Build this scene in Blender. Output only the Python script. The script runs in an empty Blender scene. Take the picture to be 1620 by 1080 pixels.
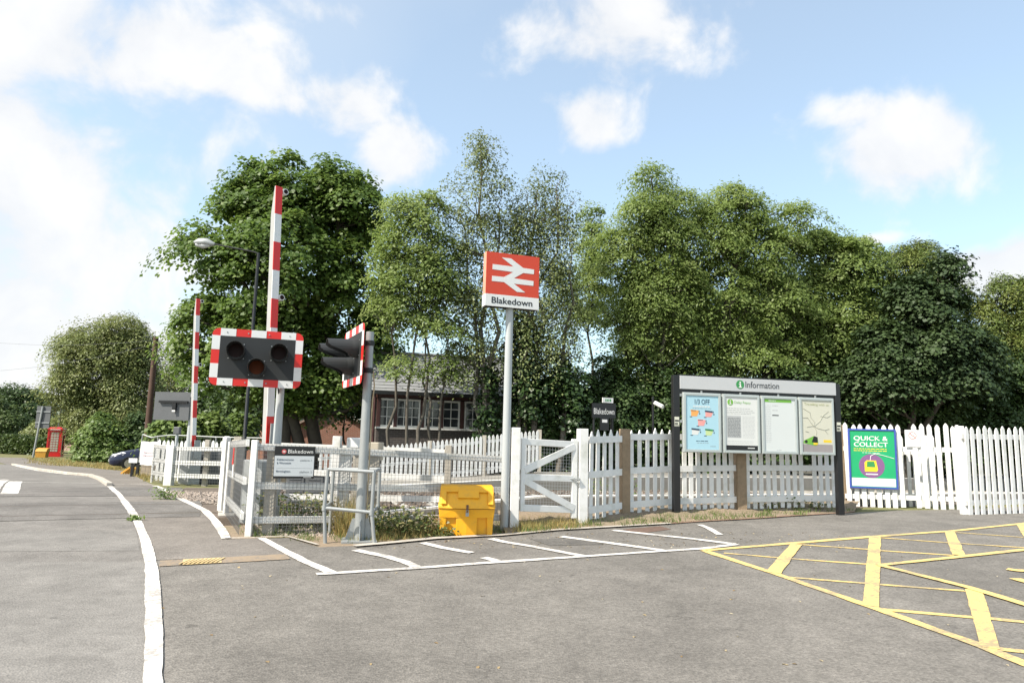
import bpy, bmesh, math, random
import numpy as np
from mathutils import Vector, Matrix
rad = math.radians
random.seed(7)
S = bpy.context.scene
COL = S.collection

# ------------------------------------------------------------------ camera
FPX = 1120.0
PITCH, ROLL, EYE = rad(7.98), rad(1.43), 1.65
_F = Vector((0, math.cos(PITCH), math.sin(PITCH)))
_U0 = Vector((0, -math.sin(PITCH), math.cos(PITCH)))
_R0 = Vector((1, 0, 0))
_R = math.cos(ROLL)*_R0 + math.sin(ROLL)*_U0
_U = -math.sin(ROLL)*_R0 + math.cos(ROLL)*_U0
cam = bpy.data.cameras.new('camera')
cam.sensor_width = 36.0
cam.lens = 36.0*FPX/1620.0
cam.clip_start, cam.clip_end = 0.05, 5000
camo = bpy.data.objects.new('camera', cam)
COL.objects.link(camo)
m = Matrix((( _R.x, _U.x, -_F.x, 0), (_R.y, _U.y, -_F.y, 0), (_R.z, _U.z, -_F.z, EYE), (0, 0, 0, 1)))
camo.matrix_world = m
S.camera = camo

# ------------------------------------------------------------------ light
SUN_EL = rad(47)
SUN_H = Vector((-0.81, -0.58)).normalized()
SUN_D = Vector((SUN_H.x*math.cos(SUN_EL), SUN_H.y*math.cos(SUN_EL), math.sin(SUN_EL)))
sun = bpy.data.lights.new('sun', 'SUN')
sun.energy = 4.2
sun.angle = rad(0.5)
sun.color = (1.0, 0.93, 0.82)
suno = bpy.data.objects.new('sun', sun)
COL.objects.link(suno)
suno.rotation_euler = (-SUN_D).to_track_quat('-Z', 'Y').to_euler()
suno.location = (0, 0, 40)
S.view_settings.view_transform = 'Standard'
S.view_settings.look = 'None'
S.view_settings.gamma = 1
S.view_settings.exposure = 0.95

def raydir(px, py):
    return _F + _R*((px-810)/FPX) + _U*((540-py)/FPX)

# ------------------------------------------------------------------ sky
W_ = bpy.data.worlds.new('World')
S.world = W_
W_.use_nodes = True
nt = W_.node_tree
nt.nodes.clear()
def wn(t, **k):
    n = nt.nodes.new(t)
    for a, b in k.items(): setattr(n, a, b)
    return n
def wmath(op, a, b=None, c=None, clamp=False):
    n = wn('ShaderNodeMath', operation=op, use_clamp=clamp)
    for i, x in enumerate((a, b, c)):
        if x is None: continue
        if isinstance(x, (int, float)): n.inputs[i].default_value = x
        else: nt.links.new(x, n.inputs[i])
    return n.outputs[0]
def wvec(op, a, b):
    n = wn('ShaderNodeVectorMath', operation=op)
    for i, x in enumerate((a, b)):
        if hasattr(x, 'is_output') or isinstance(x, bpy.types.NodeSocket): nt.links.new(x, n.inputs[i])
        else: n.inputs[i].default_value = tuple(x)
    return n.outputs['Value'] if op == 'DOT_PRODUCT' else n.outputs[0]
sky = wn('ShaderNodeTexSky', sky_type='NISHITA')
sky.sun_disc = False
sky.sun_elevation = SUN_EL
sky.sun_rotation = math.atan2(SUN_H.x, SUN_H.y) % (2*math.pi)
sky.altitude = 50
sky.air_density, sky.dust_density, sky.ozone_density = 1.0, 1.5, 1.0
geo = wn('ShaderNodeTexCoord')
DIR = geo.outputs['Generated']
# cumulus masses: where in the sky (a direction), how wide and tall (tangents), how dense
clouds = [
 (1430, 232, 92, 66, 1.25), (1370, 180, 60, 34, .85), (1490, 170, 50, 30, .7), (1540, 240, 30, 16, .6), (965, 40, 115, 78, 1.1), (935, 188, 62, 56, 1.0), (1020, 30, 70, 70, .75), (870, 160, 30, 26, .6),
 (1560, 425, 70, 36, 1.35), (1640, 415, 70, 50, 1.3), (1380, 380, 34, 11, .8), (1205, 272, 24, 20, .5),
 (545, 165, 85, 55, .95), (625, 240, 62, 62, 1.05), (230, 60, 220, 60, 1.05), (60, 60, 200, 70, 1.1), (60, 170, 150, 50, .8), (380, 125, 120, 40, .95), (460, 160, 60, 30, .8),
 (110, 230, 200, 60, .9), (40, 400, 200, 80, .9), (280, 430, 100, 60, .75), (90, 500, 180, 40, .85), (60, 600, 300, 120, 1.2), (520, 15, 90, 22, .6),
 (-350, 300, 400, 400, 1.3), (700, -150, 300, 60, .8), (1850, 200, 130, 90, 1.0), (2200, 350, 300, 120, 1.0), (-900, 100, 500, 400, 1.2)]
n1 = wn('ShaderNodeTexNoise'); n1.inputs['Scale'].default_value = 9; n1.inputs['Detail'].default_value = 10; n1.inputs['Roughness'].default_value = .56; n1.inputs['Distortion'].default_value = .25
nt.links.new(DIR, n1.inputs['Vector'])
n2 = wn('ShaderNodeTexNoise'); n2.inputs['Scale'].default_value = 2.2; n2.inputs['Detail'].default_value = 4
nt.links.new(DIR, n2.inputs['Vector'])
dens = None
for (px, py, rx, ry, w) in clouds:
    c = raydir(px, py).normalized()
    ux = Vector((c.y, -c.x, 0)).normalized(); uy = c.cross(ux)
    if uy.z < 0: uy = -uy
    kx = FPX/rx*0.95; ky = FPX/ry*0.95
    dx = wvec('DOT_PRODUCT', DIR, ux*kx); dy = wvec('DOT_PRODUCT', wvec('SUBTRACT', DIR, c), uy*ky)
    r2 = wmath('ADD', wmath('MULTIPLY', dx, dx), wmath('MULTIPLY', dy, dy))
    front = wmath('GREATER_THAN', wvec('DOT_PRODUCT', DIR, c), 0.0)
    d = wmath('MULTIPLY', wmath('MULTIPLY', wmath('EXPONENT', wmath('MULTIPLY', r2, -0.8)), w), front)
    dens = d if dens is None else wmath('MAXIMUM', dens, d)
shape = wmath('ADD', dens, wmath('MULTIPLY', wmath('SUBTRACT', n1.outputs['Fac'], .5), 2.3))
mr = wn('ShaderNodeMapRange', interpolation_type='SMOOTHSTEP')
nt.links.new(shape, mr.inputs['Value'])
mr.inputs['From Min'].default_value = .36; mr.inputs['From Max'].default_value = .92
cloudfac = wmath('MULTIPLY', mr.outputs['Result'], .95)
# thin high veil everywhere, thicker towards the sun's side and the horizon
sep = wn('ShaderNodeSeparateXYZ'); nt.links.new(DIR, sep.inputs[0])
hz = wmath('POWER', wmath('SUBTRACT', 1.0, wmath('MAXIMUM', sep.outputs['Z'], 0.0), clamp=True), 4.0)
side = wvec('DOT_PRODUCT', DIR, SUN_D)
sidem = wn('ShaderNodeMapRange'); nt.links.new(side, sidem.inputs['Value'])
sidem.inputs['From Min'].default_value = -.35; sidem.inputs['From Max'].default_value = .75
sidem.inputs['To Min'].default_value = 0.0; sidem.inputs['To Max'].default_value = .58
veil = wmath('ADD', wmath('ADD', wmath('MULTIPLY', hz, .30), sidem.outputs['Result']), wmath('MULTIPLY', wmath('SUBTRACT', n2.outputs['Fac'], .45), .5))
veil = wmath('MINIMUM', wmath('MAXIMUM', veil, 0.30), .85)
bg1 = wn('ShaderNodeBackground'); bg1.inputs['Strength'].default_value = .15
tint = wn('ShaderNodeMix', data_type='RGBA', blend_type='MULTIPLY'); tint.inputs['Factor'].default_value = 1.0; tint.inputs[7].default_value = (.95, 1.06, 1.0, 1)
nt.links.new(sky.outputs[0], tint.inputs[6]); nt.links.new(tint.outputs[2], bg1.inputs['Color'])
bg2 = wn('ShaderNodeBackground')
bg2.inputs['Color'].default_value = (.94, .98, 1.0, 1); bg2.inputs['Strength'].default_value = .52
mix1 = wn('ShaderNodeMixShader')
nt.links.new(veil, mix1.inputs[0]); nt.links.new(bg1.outputs[0], mix1.inputs[1]); nt.links.new(bg2.outputs[0], mix1.inputs[2])
bg3 = wn('ShaderNodeBackground'); bg3.inputs['Strength'].default_value = .535
cr = wn('ShaderNodeMapRange'); nt.links.new(n1.outputs['Fac'], cr.inputs['Value'])
cr.inputs['From Min'].default_value = .3; cr.inputs['From Max'].default_value = .62
crm = wn('ShaderNodeMix', data_type='RGBA')
nt.links.new(cr.outputs[0], crm.inputs['Factor'])
crm.inputs[6].default_value = (.82, .85, .90, 1); crm.inputs[7].default_value = (1, 1, 1, 1)
nt.links.new(crm.outputs[2], bg3.inputs['Color'])
mix2 = wn('ShaderNodeMixShader')
nt.links.new(cloudfac, mix2.inputs[0]); nt.links.new(mix1.outputs[0], mix2.inputs[1]); nt.links.new(bg3.outputs[0], mix2.inputs[2])
wo = wn('ShaderNodeOutputWorld'); nt.links.new(mix2.outputs[0], wo.inputs['Surface'])

# ------------------------------------------------------------------ ground shape and placing helpers
KY = [(-60, -.9), (-20, -.56), (11, .308), (13, .34), (17, .34), (24, .10), (38, -.26), (60, -.50), (3000, -.50)]
def gz(x, y):
    z = KY[-1][1]
    for (a, b), (c, d) in zip(KY, KY[1:]):
        if y <= c:
            z = b + (d-b)*(y-a)/(c-a); break
    return z + .012*min(max(x, 0), 14)
def Wp(px, py, y):
    d = raydir(px, py); t = y/d.y
    return Vector((d.x*t, y, EYE + d.z*t))
def G(px, py, dz=0.0):
    d = raydir(px, py)
    lo, hi = 1.0, 400.0
    f = lambda y: EYE + d.z*y/d.y - gz(d.x*y/d.y, y) - dz
    if f(hi) > 0: return Vector((d.x*hi/d.y, hi, gz(d.x*hi/d.y, hi)))
    for _ in range(60):
        mid = (lo+hi)/2
        if f(mid) > 0: lo = mid
        else: hi = mid
    y = (lo+hi)/2; x = d.x*y/d.y
    return Vector((x, y, gz(x, y)+dz))
def at_ground(px, py_guess, y, dz=0.0):
    p = Wp(px, py_guess, y); return Vector((p.x, p.y, gz(p.x, p.y)+dz))

# track frame: s along the rails (to the right and away), o across them (away)
TA = rad(22)
TU = Vector((math.cos(TA), math.sin(TA), 0)); TN = Vector((-math.sin(TA), math.cos(TA), 0))
TP = G(200, 814); TP.z = 0
def T(s, o, z=None):
    p = TP + TU*s + TN*o
    p.z = gz(p.x, p.y) if z is None else z
    return p
def s_at(px, o, py=700):
    d = raydir(px, py); k = d.x/d.y
    b = TP + TN*o
    return (k*b.y - b.x)/(TU.x - k*TU.y)

# ------------------------------------------------------------------ materials
MATS = {}
def mat(name, col, rough=.6, var=.12, scale=6.0, bump=0.0, bscale=60.0, metal=0.0, spec=.5, dirt=None, dirt_amt=.0, dirt_scale=3.0, emit=0):
    if name in MATS: return MATS[name]
    M = bpy.data.materials.new(name); M.use_nodes = True
    t = M.node_tree; b = t.nodes['Principled BSDF']
    b.inputs['Roughness'].default_value = rough; b.inputs['Metallic'].default_value = metal
    b.inputs['Specular IOR Level'].default_value = spec
    tc = t.nodes.new('ShaderNodeTexCoord')
    n = t.nodes.new('ShaderNodeTexNoise'); n.inputs['Scale'].default_value = scale; n.inputs['Detail'].default_value = 6; n.inputs['Roughness'].default_value = .65
    t.links.new(tc.outputs['Object'], n.inputs['Vector'])
    mx = t.nodes.new('ShaderNodeMix'); mx.data_type = 'RGBA'
    lo = [max(0, c*(1-var*1.6)) for c in col]; hi = [min(1, c*(1+var*1.6)) for c in col]
    mx.inputs[6].default_value = (*lo, 1); mx.inputs[7].default_value = (*hi, 1)
    t.links.new(n.outputs['Fac'], mx.inputs['Factor'])
    out = mx.outputs[2]
    if dirt:
        n3 = t.nodes.new('ShaderNodeTexNoise'); n3.inputs['Scale'].default_value = dirt_scale; n3.inputs['Detail'].default_value = 8; n3.inputs['Roughness'].default_value = .7
        t.links.new(tc.outputs['Object'], n3.inputs['Vector'])
        r = t.nodes.new('ShaderNodeMapRange'); r.inputs['From Min'].default_value = .5; r.inputs['From Max'].default_value = .75
        r.inputs['To Max'].default_value = dirt_amt
        t.links.new(n3.outputs['Fac'], r.inputs['Value'])
        m2 = t.nodes.new('ShaderNodeMix'); m2.data_type = 'RGBA'
        t.links.new(r.outputs[0], m2.inputs['Factor']); t.links.new(out, m2.inputs[6]); m2.inputs[7].default_value = (*dirt, 1)
        out = m2.outputs[2]
    t.links.new(out, b.inputs['Base Color'])
    if bump:
        n2 = t.nodes.new('ShaderNodeTexNoise'); n2.inputs['Scale'].default_value = bscale; n2.inputs['Detail'].default_value = 4
        t.links.new(tc.outputs['Object'], n2.inputs['Vector'])
        bp = t.nodes.new('ShaderNodeBump'); bp.inputs['Strength'].default_value = bump; bp.inputs['Distance'].default_value = .01
        t.links.new(n2.outputs['Fac'], bp.inputs['Height']); t.links.new(bp.outputs[0], b.inputs['Normal'])
    MATS[name] = M
    return M
def asphalt(name, a, b_, speck=.5, patch=.35, crk=.10):
    M = bpy.data.materials.new(name); M.use_nodes = True
    t = M.node_tree; b = t.nodes['Principled BSDF']; L = t.links.new
    b.inputs['Roughness'].default_value = .85; b.inputs['Specular IOR Level'].default_value = .3
    tc = t.nodes.new('ShaderNodeTexCoord'); V = tc.outputs['Object']
    def noise(sc, det, ro=.6):
        n = t.nodes.new('ShaderNodeTexNoise'); n.inputs['Scale'].default_value = sc; n.inputs['Detail'].default_value = det; n.inputs['Roughness'].default_value = ro
        L(V, n.inputs['Vector']); return n.outputs['Fac']
    def rng(v, a, b2, c, d):
        r = t.nodes.new('ShaderNodeMapRange'); L(v, r.inputs['Value'])
        for k, x in zip(('From Min', 'From Max', 'To Min', 'To Max'), (a, b2, c, d)): r.inputs[k].default_value = x
        return r.outputs[0]
    def mul(x, y):
        n = t.nodes.new('ShaderNodeMath'); n.operation = 'MULTIPLY'; L(x, n.inputs[0]); L(y, n.inputs[1]); return n.outputs[0]
    vor = t.nodes.new('ShaderNodeTexVoronoi'); vor.inputs['Scale'].default_value = 62; L(V, vor.inputs['Vector'])
    sepc = t.nodes.new('ShaderNodeSeparateColor'); L(vor.outputs['Color'], sepc.inputs[0])
    f = mul(rng(noise(.45, 7, .62), .3, .72, 1-patch, 1+patch), rng(sepc.outputs[0], 0, 1, 1-speck, 1+speck))
    f = mul(f, rng(noise(2.8, 6, .7), .3, .7, .82, 1.18))
    f = mul(f, rng(noise(38, 3), .3, .7, 1-speck*.5, 1+speck*.5))
    mx = t.nodes.new('ShaderNodeMix'); mx.data_type = 'RGBA'
    mx.inputs[6].default_value = (*a, 1); mx.inputs[7].default_value = (*b_, 1)
    L(noise(.9, 5), mx.inputs['Factor'])
    # hairline cracks and oily spots with a shape of their own
    vc = t.nodes.new('ShaderNodeTexVoronoi'); vc.feature = 'DISTANCE_TO_EDGE'; vc.inputs['Scale'].default_value = .42
    wv = t.nodes.new('ShaderNodeVectorMath'); wv.operation = 'ADD'
    nn = t.nodes.new('ShaderNodeTexNoise'); nn.inputs['Scale'].default_value = 1.7; nn.inputs['Detail'].default_value = 6
    L(V, nn.inputs['Vector']); L(V, wv.inputs[0]); L(nn.outputs['Color'], wv.inputs[1]); L(wv.outputs[0], vc.inputs['Vector'])
    crack = mul(rng(vc.outputs['Distance'], 0, .006, 1-crk, 1), rng(noise(5.5, 2), .68, .76, 1, .66))
    crack2 = t.nodes.new('ShaderNodeMath'); crack2.operation = 'MAXIMUM'
    L(crack, crack2.inputs[0]); L(rng(noise(.35, 3), .44, .56, 1.0, 0.0), crack2.inputs[1])
    f = mul(f, crack2.outputs[0])
    sc = t.nodes.new('ShaderNodeVectorMath'); sc.operation = 'SCALE'; L(mx.outputs[2], sc.inputs[0]); L(f, sc.inputs['Scale'])
    L(sc.outputs[0], b.inputs['Base Color'])
    bp = t.nodes.new('ShaderNodeBump'); bp.inputs['Strength'].default_value = .7; bp.inputs['Distance'].default_value = .006
    L(vor.outputs['Distance'], bp.inputs['Height']); L(bp.outputs[0], b.inputs['Normal'])
    return M
def paint(name, col, wear_col, amt=.55, thr=.54):
    """road paint with worn spots that show the asphalt below"""
    M = bpy.data.materials.new(name); M.use_nodes = True
    t = M.node_tree; b = t.nodes['Principled BSDF']; L = t.links.new
    b.inputs['Roughness'].default_value = .75
    tc = t.nodes.new('ShaderNodeTexCoord')
    def nz(s, d):
        n = t.nodes.new('ShaderNodeTexNoise'); n.inputs['Scale'].default_value = s; n.inputs['Detail'].default_value = d; n.inputs['Roughness'].default_value = .75
        L(tc.outputs['Object'], n.inputs['Vector']); return n.outputs['Fac']
    ad = t.nodes.new('ShaderNodeMath'); ad.operation = 'ADD'
    L(nz(26, 5), ad.inputs[0]); L(nz(2.2, 3), ad.inputs[1])
    r = t.nodes.new('ShaderNodeMapRange'); r.inputs['From Min'].default_value = thr*2; r.inputs['From Max'].default_value = thr*2+.16
    r.inputs['To Max'].default_value = amt
    L(ad.outputs[0], r.inputs['Value'])
    mx = t.nodes.new('ShaderNodeMix'); mx.data_type = 'RGBA'
    L(r.outputs[0], mx.inputs['Factor']); mx.inputs[6].default_value = (*col, 1); mx.inputs[7].default_value = (*wear_col, 1)
    L(mx.outputs[2], b.inputs['Base Color'])
    bp = t.nodes.new('ShaderNodeBump'); bp.inputs['Strength'].default_value = .4; bp.inputs['Distance'].default_value = .006
    L(nz(60, 2), bp.inputs['Height']); L(bp.outputs[0], b.inputs['Normal'])
    return M
def brick(name, c1, c2, mortar, w=.225, h=.075):
    M = bpy.data.materials.new(name); M.use_nodes = True
    t = M.node_tree; b = t.nodes['Principled BSDF']; L = t.links.new
    b.inputs['Roughness'].default_value = .9
    tc = t.nodes.new('ShaderNodeTexCoord'); sp = t.nodes.new('ShaderNodeSeparateXYZ'); L(tc.outputs['Object'], sp.inputs[0])
    ad = t.nodes.new('ShaderNodeMath'); L(sp.outputs['X'], ad.inputs[0]); L(sp.outputs['Y'], ad.inputs[1])
    cb = t.nodes.new('ShaderNodeCombineXYZ'); L(ad.outputs[0], cb.inputs[0]); L(sp.outputs['Z'], cb.inputs[1])
    br = t.nodes.new('ShaderNodeTexBrick'); L(cb.outputs[0], br.inputs['Vector'])
    br.inputs['Scale'].default_value = 1; br.inputs['Brick Width'].default_value = w; br.inputs['Row Height'].default_value = h
    br.inputs['Mortar Size'].default_value = .008
    br.inputs['Color1'].default_value = (*c1, 1); br.inputs['Color2'].default_value = (*c2, 1); br.inputs['Mortar'].default_value = (*mortar, 1)
    L(br.outputs['Color'], b.inputs['Base Color'])
    bp = t.nodes.new('ShaderNodeBump'); bp.inputs['Strength'].default_value = .5; bp.inputs['Distance'].default_value = .01
    L(br.outputs['Fac'], bp.inputs['Height']); bp.invert = True; L(bp.outputs[0], b.inputs['Normal'])
    return M
def leafmat(name, cols, trans=.46, rough=.5):
    M = bpy.data.materials.new(name); M.use_nodes = True
    t = M.node_tree; b = t.nodes['Principled BSDF']; L = t.links.new
    at = t.nodes.new('ShaderNodeAttribute'); at.attribute_name = 'rnd'
    rp = t.nodes.new('ShaderNodeValToRGB')
    el = rp.color_ramp.elements
    el[0].color = (*cols[0], 1); el[1].color = (*cols[-1], 1)
    for i in range(1, len(cols)-1):
        e = el.new(i/(len(cols)-1)); e.color = (*cols[i], 1)
    L(at.outputs['Fac'], rp.inputs[0]); L(rp.outputs[0], b.inputs['Base Color'])
    b.inputs['Roughness'].default_value = rough; b.inputs['Specular IOR Level'].default_value = .4
    tr = t.nodes.new('ShaderNodeBsdfTranslucent')
    hs = t.nodes.new('ShaderNodeHueSaturation'); hs.inputs['Value'].default_value = 1.35; hs.inputs['Hue'].default_value = .494
    L(rp.outputs[0], hs.inputs['Color']); L(hs.outputs[0], tr.inputs['Color'])
    ms = t.nodes.new('ShaderNodeMixShader'); ms.inputs[0].default_value = trans
    L(b.outputs[0], ms.inputs[1]); L(tr.outputs[0], ms.inputs[2])
    L(ms.outputs[0], t.nodes['Material Output'].inputs['Surface'])
    return M
def glassmat(name, col=(.03, .035, .04), rough=.08):
    M = bpy.data.materials.new(name); M.use_nodes = True
    b = M.node_tree.nodes['Principled BSDF']
    b.inputs['Base Color'].default_value = (*col, 1); b.inputs['Roughness'].default_value = rough; b.inputs['Specular IOR Level'].default_value = .8
    return M

m_asph = asphalt('forecourt_asphalt', (.143, .132, .118), (.172, .159, .143), .22, .18, .2)
m_road = asphalt('road_asphalt', (.162, .151, .139), (.190, .178, .165), .16, .16)
m_pave = asphalt('pavement_asphalt', (.166, .149, .133), (.189, .170, .152), .18, .15)
m_patch = asphalt('patch_asphalt', (.112, .105, .096), (.130, .121, .110), .2, .15)
m_pale = asphalt('pale_patch_asphalt', (.176, .166, .154), (.198, .187, .174), .12, .14)
m_white_line = paint('white_road_paint', (.62, .59, .545), (.26, .24, .22), .8, .49)
m_yellow_line = paint('yellow_road_paint', (.63, .46, .165), (.26, .22, .15), .8, .485)
m_brown = paint('brown_surfacing', (.27, .205, .14), (.17, .15, .13), .85, .46)
m_buff = paint('buff_tactile', (.56, .43, .22), (.3, .24, .15), .6, .5)
m_white = mat('white_gloss_paint', (.74, .735, .715), .45, .05, 5, .15, 25, dirt=(.36, .37, .28), dirt_amt=.6, dirt_scale=3.2)
m_white2 = mat('white_old_paint', (.64, .635, .61), .6, .08, 7, .2, 30, dirt=(.30, .29, .23), dirt_amt=.75, dirt_scale=3)
m_wood = mat('bare_timber', (.27, .20, .13), .85, .25, 9, .6, 40, dirt=(.10, .08, .05), dirt_amt=.5)
m_greywood = mat('weathered_timber', (.36, .33, .28), .85, .2, 8, .6, 40, dirt=(.16, .14, .10), dirt_amt=.5)
m_galv = mat('galvanised_steel', (.33, .345, .345), .45, .12, 7, .1, 40, metal=.35, dirt=(.33, .32, .29), dirt_amt=.5)
m_greypole = mat('grey_painted_steel', (.40, .425, .43), .4, .05, 3, dirt=(.36, .36, .33), dirt_amt=.35)
m_wire = mat('mesh_wire', (.14, .145, .15), .5, .1, 4, metal=.3)
m_wire_w = mat('painted_wire', (.62, .63, .62), .5, .1, 4)
m_black = mat('black_gloss', (.012, .012, .013), .35, .1, 4)
m_blackm = mat('black_matt', (.018, .020, .021), .6, .12, 4)
m_grey_dk = mat('dark_grey_board', (.10, .105, .11), .55, .1, 3)
m_red = mat('red_sheeting', (.66, .022, .016), .35, .04, 5)
m_redbox = mat('telephone_red', (.55, .018, .018), .35, .1, 5)
m_wsheet = mat('white_sheeting', (.74, .74, .73), .35, .03, 5, dirt=(.5, .49, .46), dirt_amt=.3)
m_silver = mat('pale_grey_panel', (.47, .48, .49), .45, .03, 3)
m_frame = mat('aluminium_frame', (.47, .51, .50), .4, .06, 4, metal=.3)
m_emblem = mat('sign_white', (.66, .67, .66), .4, .03, 4)
m_signred = mat('sign_orange_red', (.54, .050, .018), .4, .05, 3)
m_sunlit_edge = mat('sunlit_sign_edge', (.74, .30, .20), .45, .05, 3)  # paler than the red face: sunlight on the box sides painted in
m_paper = mat('poster_paper', (.64, .65, .63), .5, .03, 2)
m_blue = mat('poster_blue', (.36, .57, .66), .5, .05, 2)
m_navy = mat('ink_navy', (.02, .05, .09), .5, .1, 3)
m_ink = mat('ink_grey', (.22, .23, .23), .5, .1, 3)
m_inkl = mat('ink_light_grey', (.42, .43, .43), .5, .1, 3)
m_green = mat('logo_green', (.035, .24, .07), .5, .05, 3)
m_lime = mat('print_lime', (.16, .40, .05), .5, .05, 3)
m_pgreen = mat('poster_green', (.012, .33, .13), .42, .08, 3)
m_pblue = mat('frame_blue', (.045, .08, .34), .35, .06, 3)
m_purple = mat('print_purple', (.20, .09, .22), .5, .15, 20)
m_yprint = mat('print_yellow', (.80, .55, .03), .5, .06, 3)
m_orange = mat('print_orange', (.75, .35, .10), .5, .1, 3)
m_pink = mat('print_pink', (.72, .32, .30), .5, .1, 3)
m_buffp = mat('print_map', (.58, .57, .47), .5, .04, 2)
m_road_print = mat('print_road', (.30, .27, .27), .5, .1, 4)
m_grit = mat('yellow_plastic', (.80, .385, .010), .5, .07, 3, .15, 60, dirt=(.40, .24, .05), dirt_amt=.65, dirt_scale=6)
m_ochre = mat('ochre_plastic', (.50, .25, .03), .6, .15, 5)
m_lens_r = mat('red_lens', (.016, .004, .004), .4, .1, 5, spec=.15)
m_lens_a = mat('amber_lens', (.085, .020, .004), .45, .15, 8, spec=.12)
m_rust = mat('rusty_steel', (.16, .085, .055), .7, .3, 12, metal=.3)
m_rail = mat('rail_steel', (.20, .16, .13), .45, .2, 6, metal=.5)
m_conc = mat('concrete', (.40, .38, .34), .85, .12, 4, .4, 50, dirt=(.20, .18, .14), dirt_amt=.5)
m_plat = mat('platform_paving', (.24, .225, .20), .9, .15, 3, .3, 40)
m_bark = mat('bark', (.060, .050, .038), .9, .3, 7, .9, 18)
m_barkg = mat('grey_bark', (.085, .074, .058), .9, .3, 6, .8, 18)
m_birch = mat('birch_bark', (.13, .115, .095), .8, .4, 5, .6, 20)
m_pole = mat('creosoted_pole', (.075, .040, .026), .8, .3, 4, .5, 25)
m_slate = mat('slate_roof', (.24, .245, .25), .6, .18, 5, .4, 20)
m_tile = mat('clay_tile', (.25, .18, .14), .8, .2, 6, .5, 25)
m_brickd = brick('dark_brick', (.085, .066, .058), (.060, .050, .046), (.13, .12, .11))
m_brickr = brick('red_brick', (.27, .095, .05), (.21, .075, .042), (.28, .23, .19))
m_stone = brick('stone_wall', (.22, .18, .13), (.17, .14, .10), (.12, .10, .08), .35, .16)
m_maroon = mat('maroon_paint', (.055, .018, .015), .5, .1, 4)
m_glass = glassmat('window_glass')
m_carblue = mat('car_blue', (.007, .011, .034), .18, .05, 2, spec=.7)
m_tyre = mat('tyre_rubber', (.015, .015, .015), .8, .1, 5)
m_chrome = mat('bright_metal', (.6, .6, .62), .2, .05, 4, metal=.9)
m_headlamp = mat('headlamp_glass', (.75, .77, .80), .12, .05, 6, spec=.8)
m_teal = mat('teal_panel', (.20, .40, .37), .5, .06, 3)
m_shelter = mat('shelter_roof', (.06, .056, .052), .4, .1, 3)
m_soil = mat('verge_soil', (.23, .175, .12), .95, .4, 14, .9, 45, dirt=(.11, .12, .045), dirt_amt=.7, dirt_scale=1.6)
m_grass = mat('grass_ground', (.13, .13, .045), .95, .35, 5, .8, 40, dirt=(.24, .19, .09), dirt_amt=.8, dirt_scale=.6)
m_ballast = mat('ballast', (.125, .098, .078), .95, .5, 26, 1.0, 40, dirt=(.06, .045, .035), dirt_amt=.7, dirt_scale=2)
m_kerb = mat('kerb_stone', (.42, .38, .33), .9, .15, 4, .5, 40, dirt=(.16, .13, .10), dirt_amt=.6)
m_rubber = asphalt('crossing_panel', (.135, .127, .118), (.165, .153, .142), .25, .25)
m_hill = mat('hazy_wooded_hill', (.055, .085, .065), 1, .35, .05, 1.0, .2)  # bluish green: distance haze is mixed into the hill's colour

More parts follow.
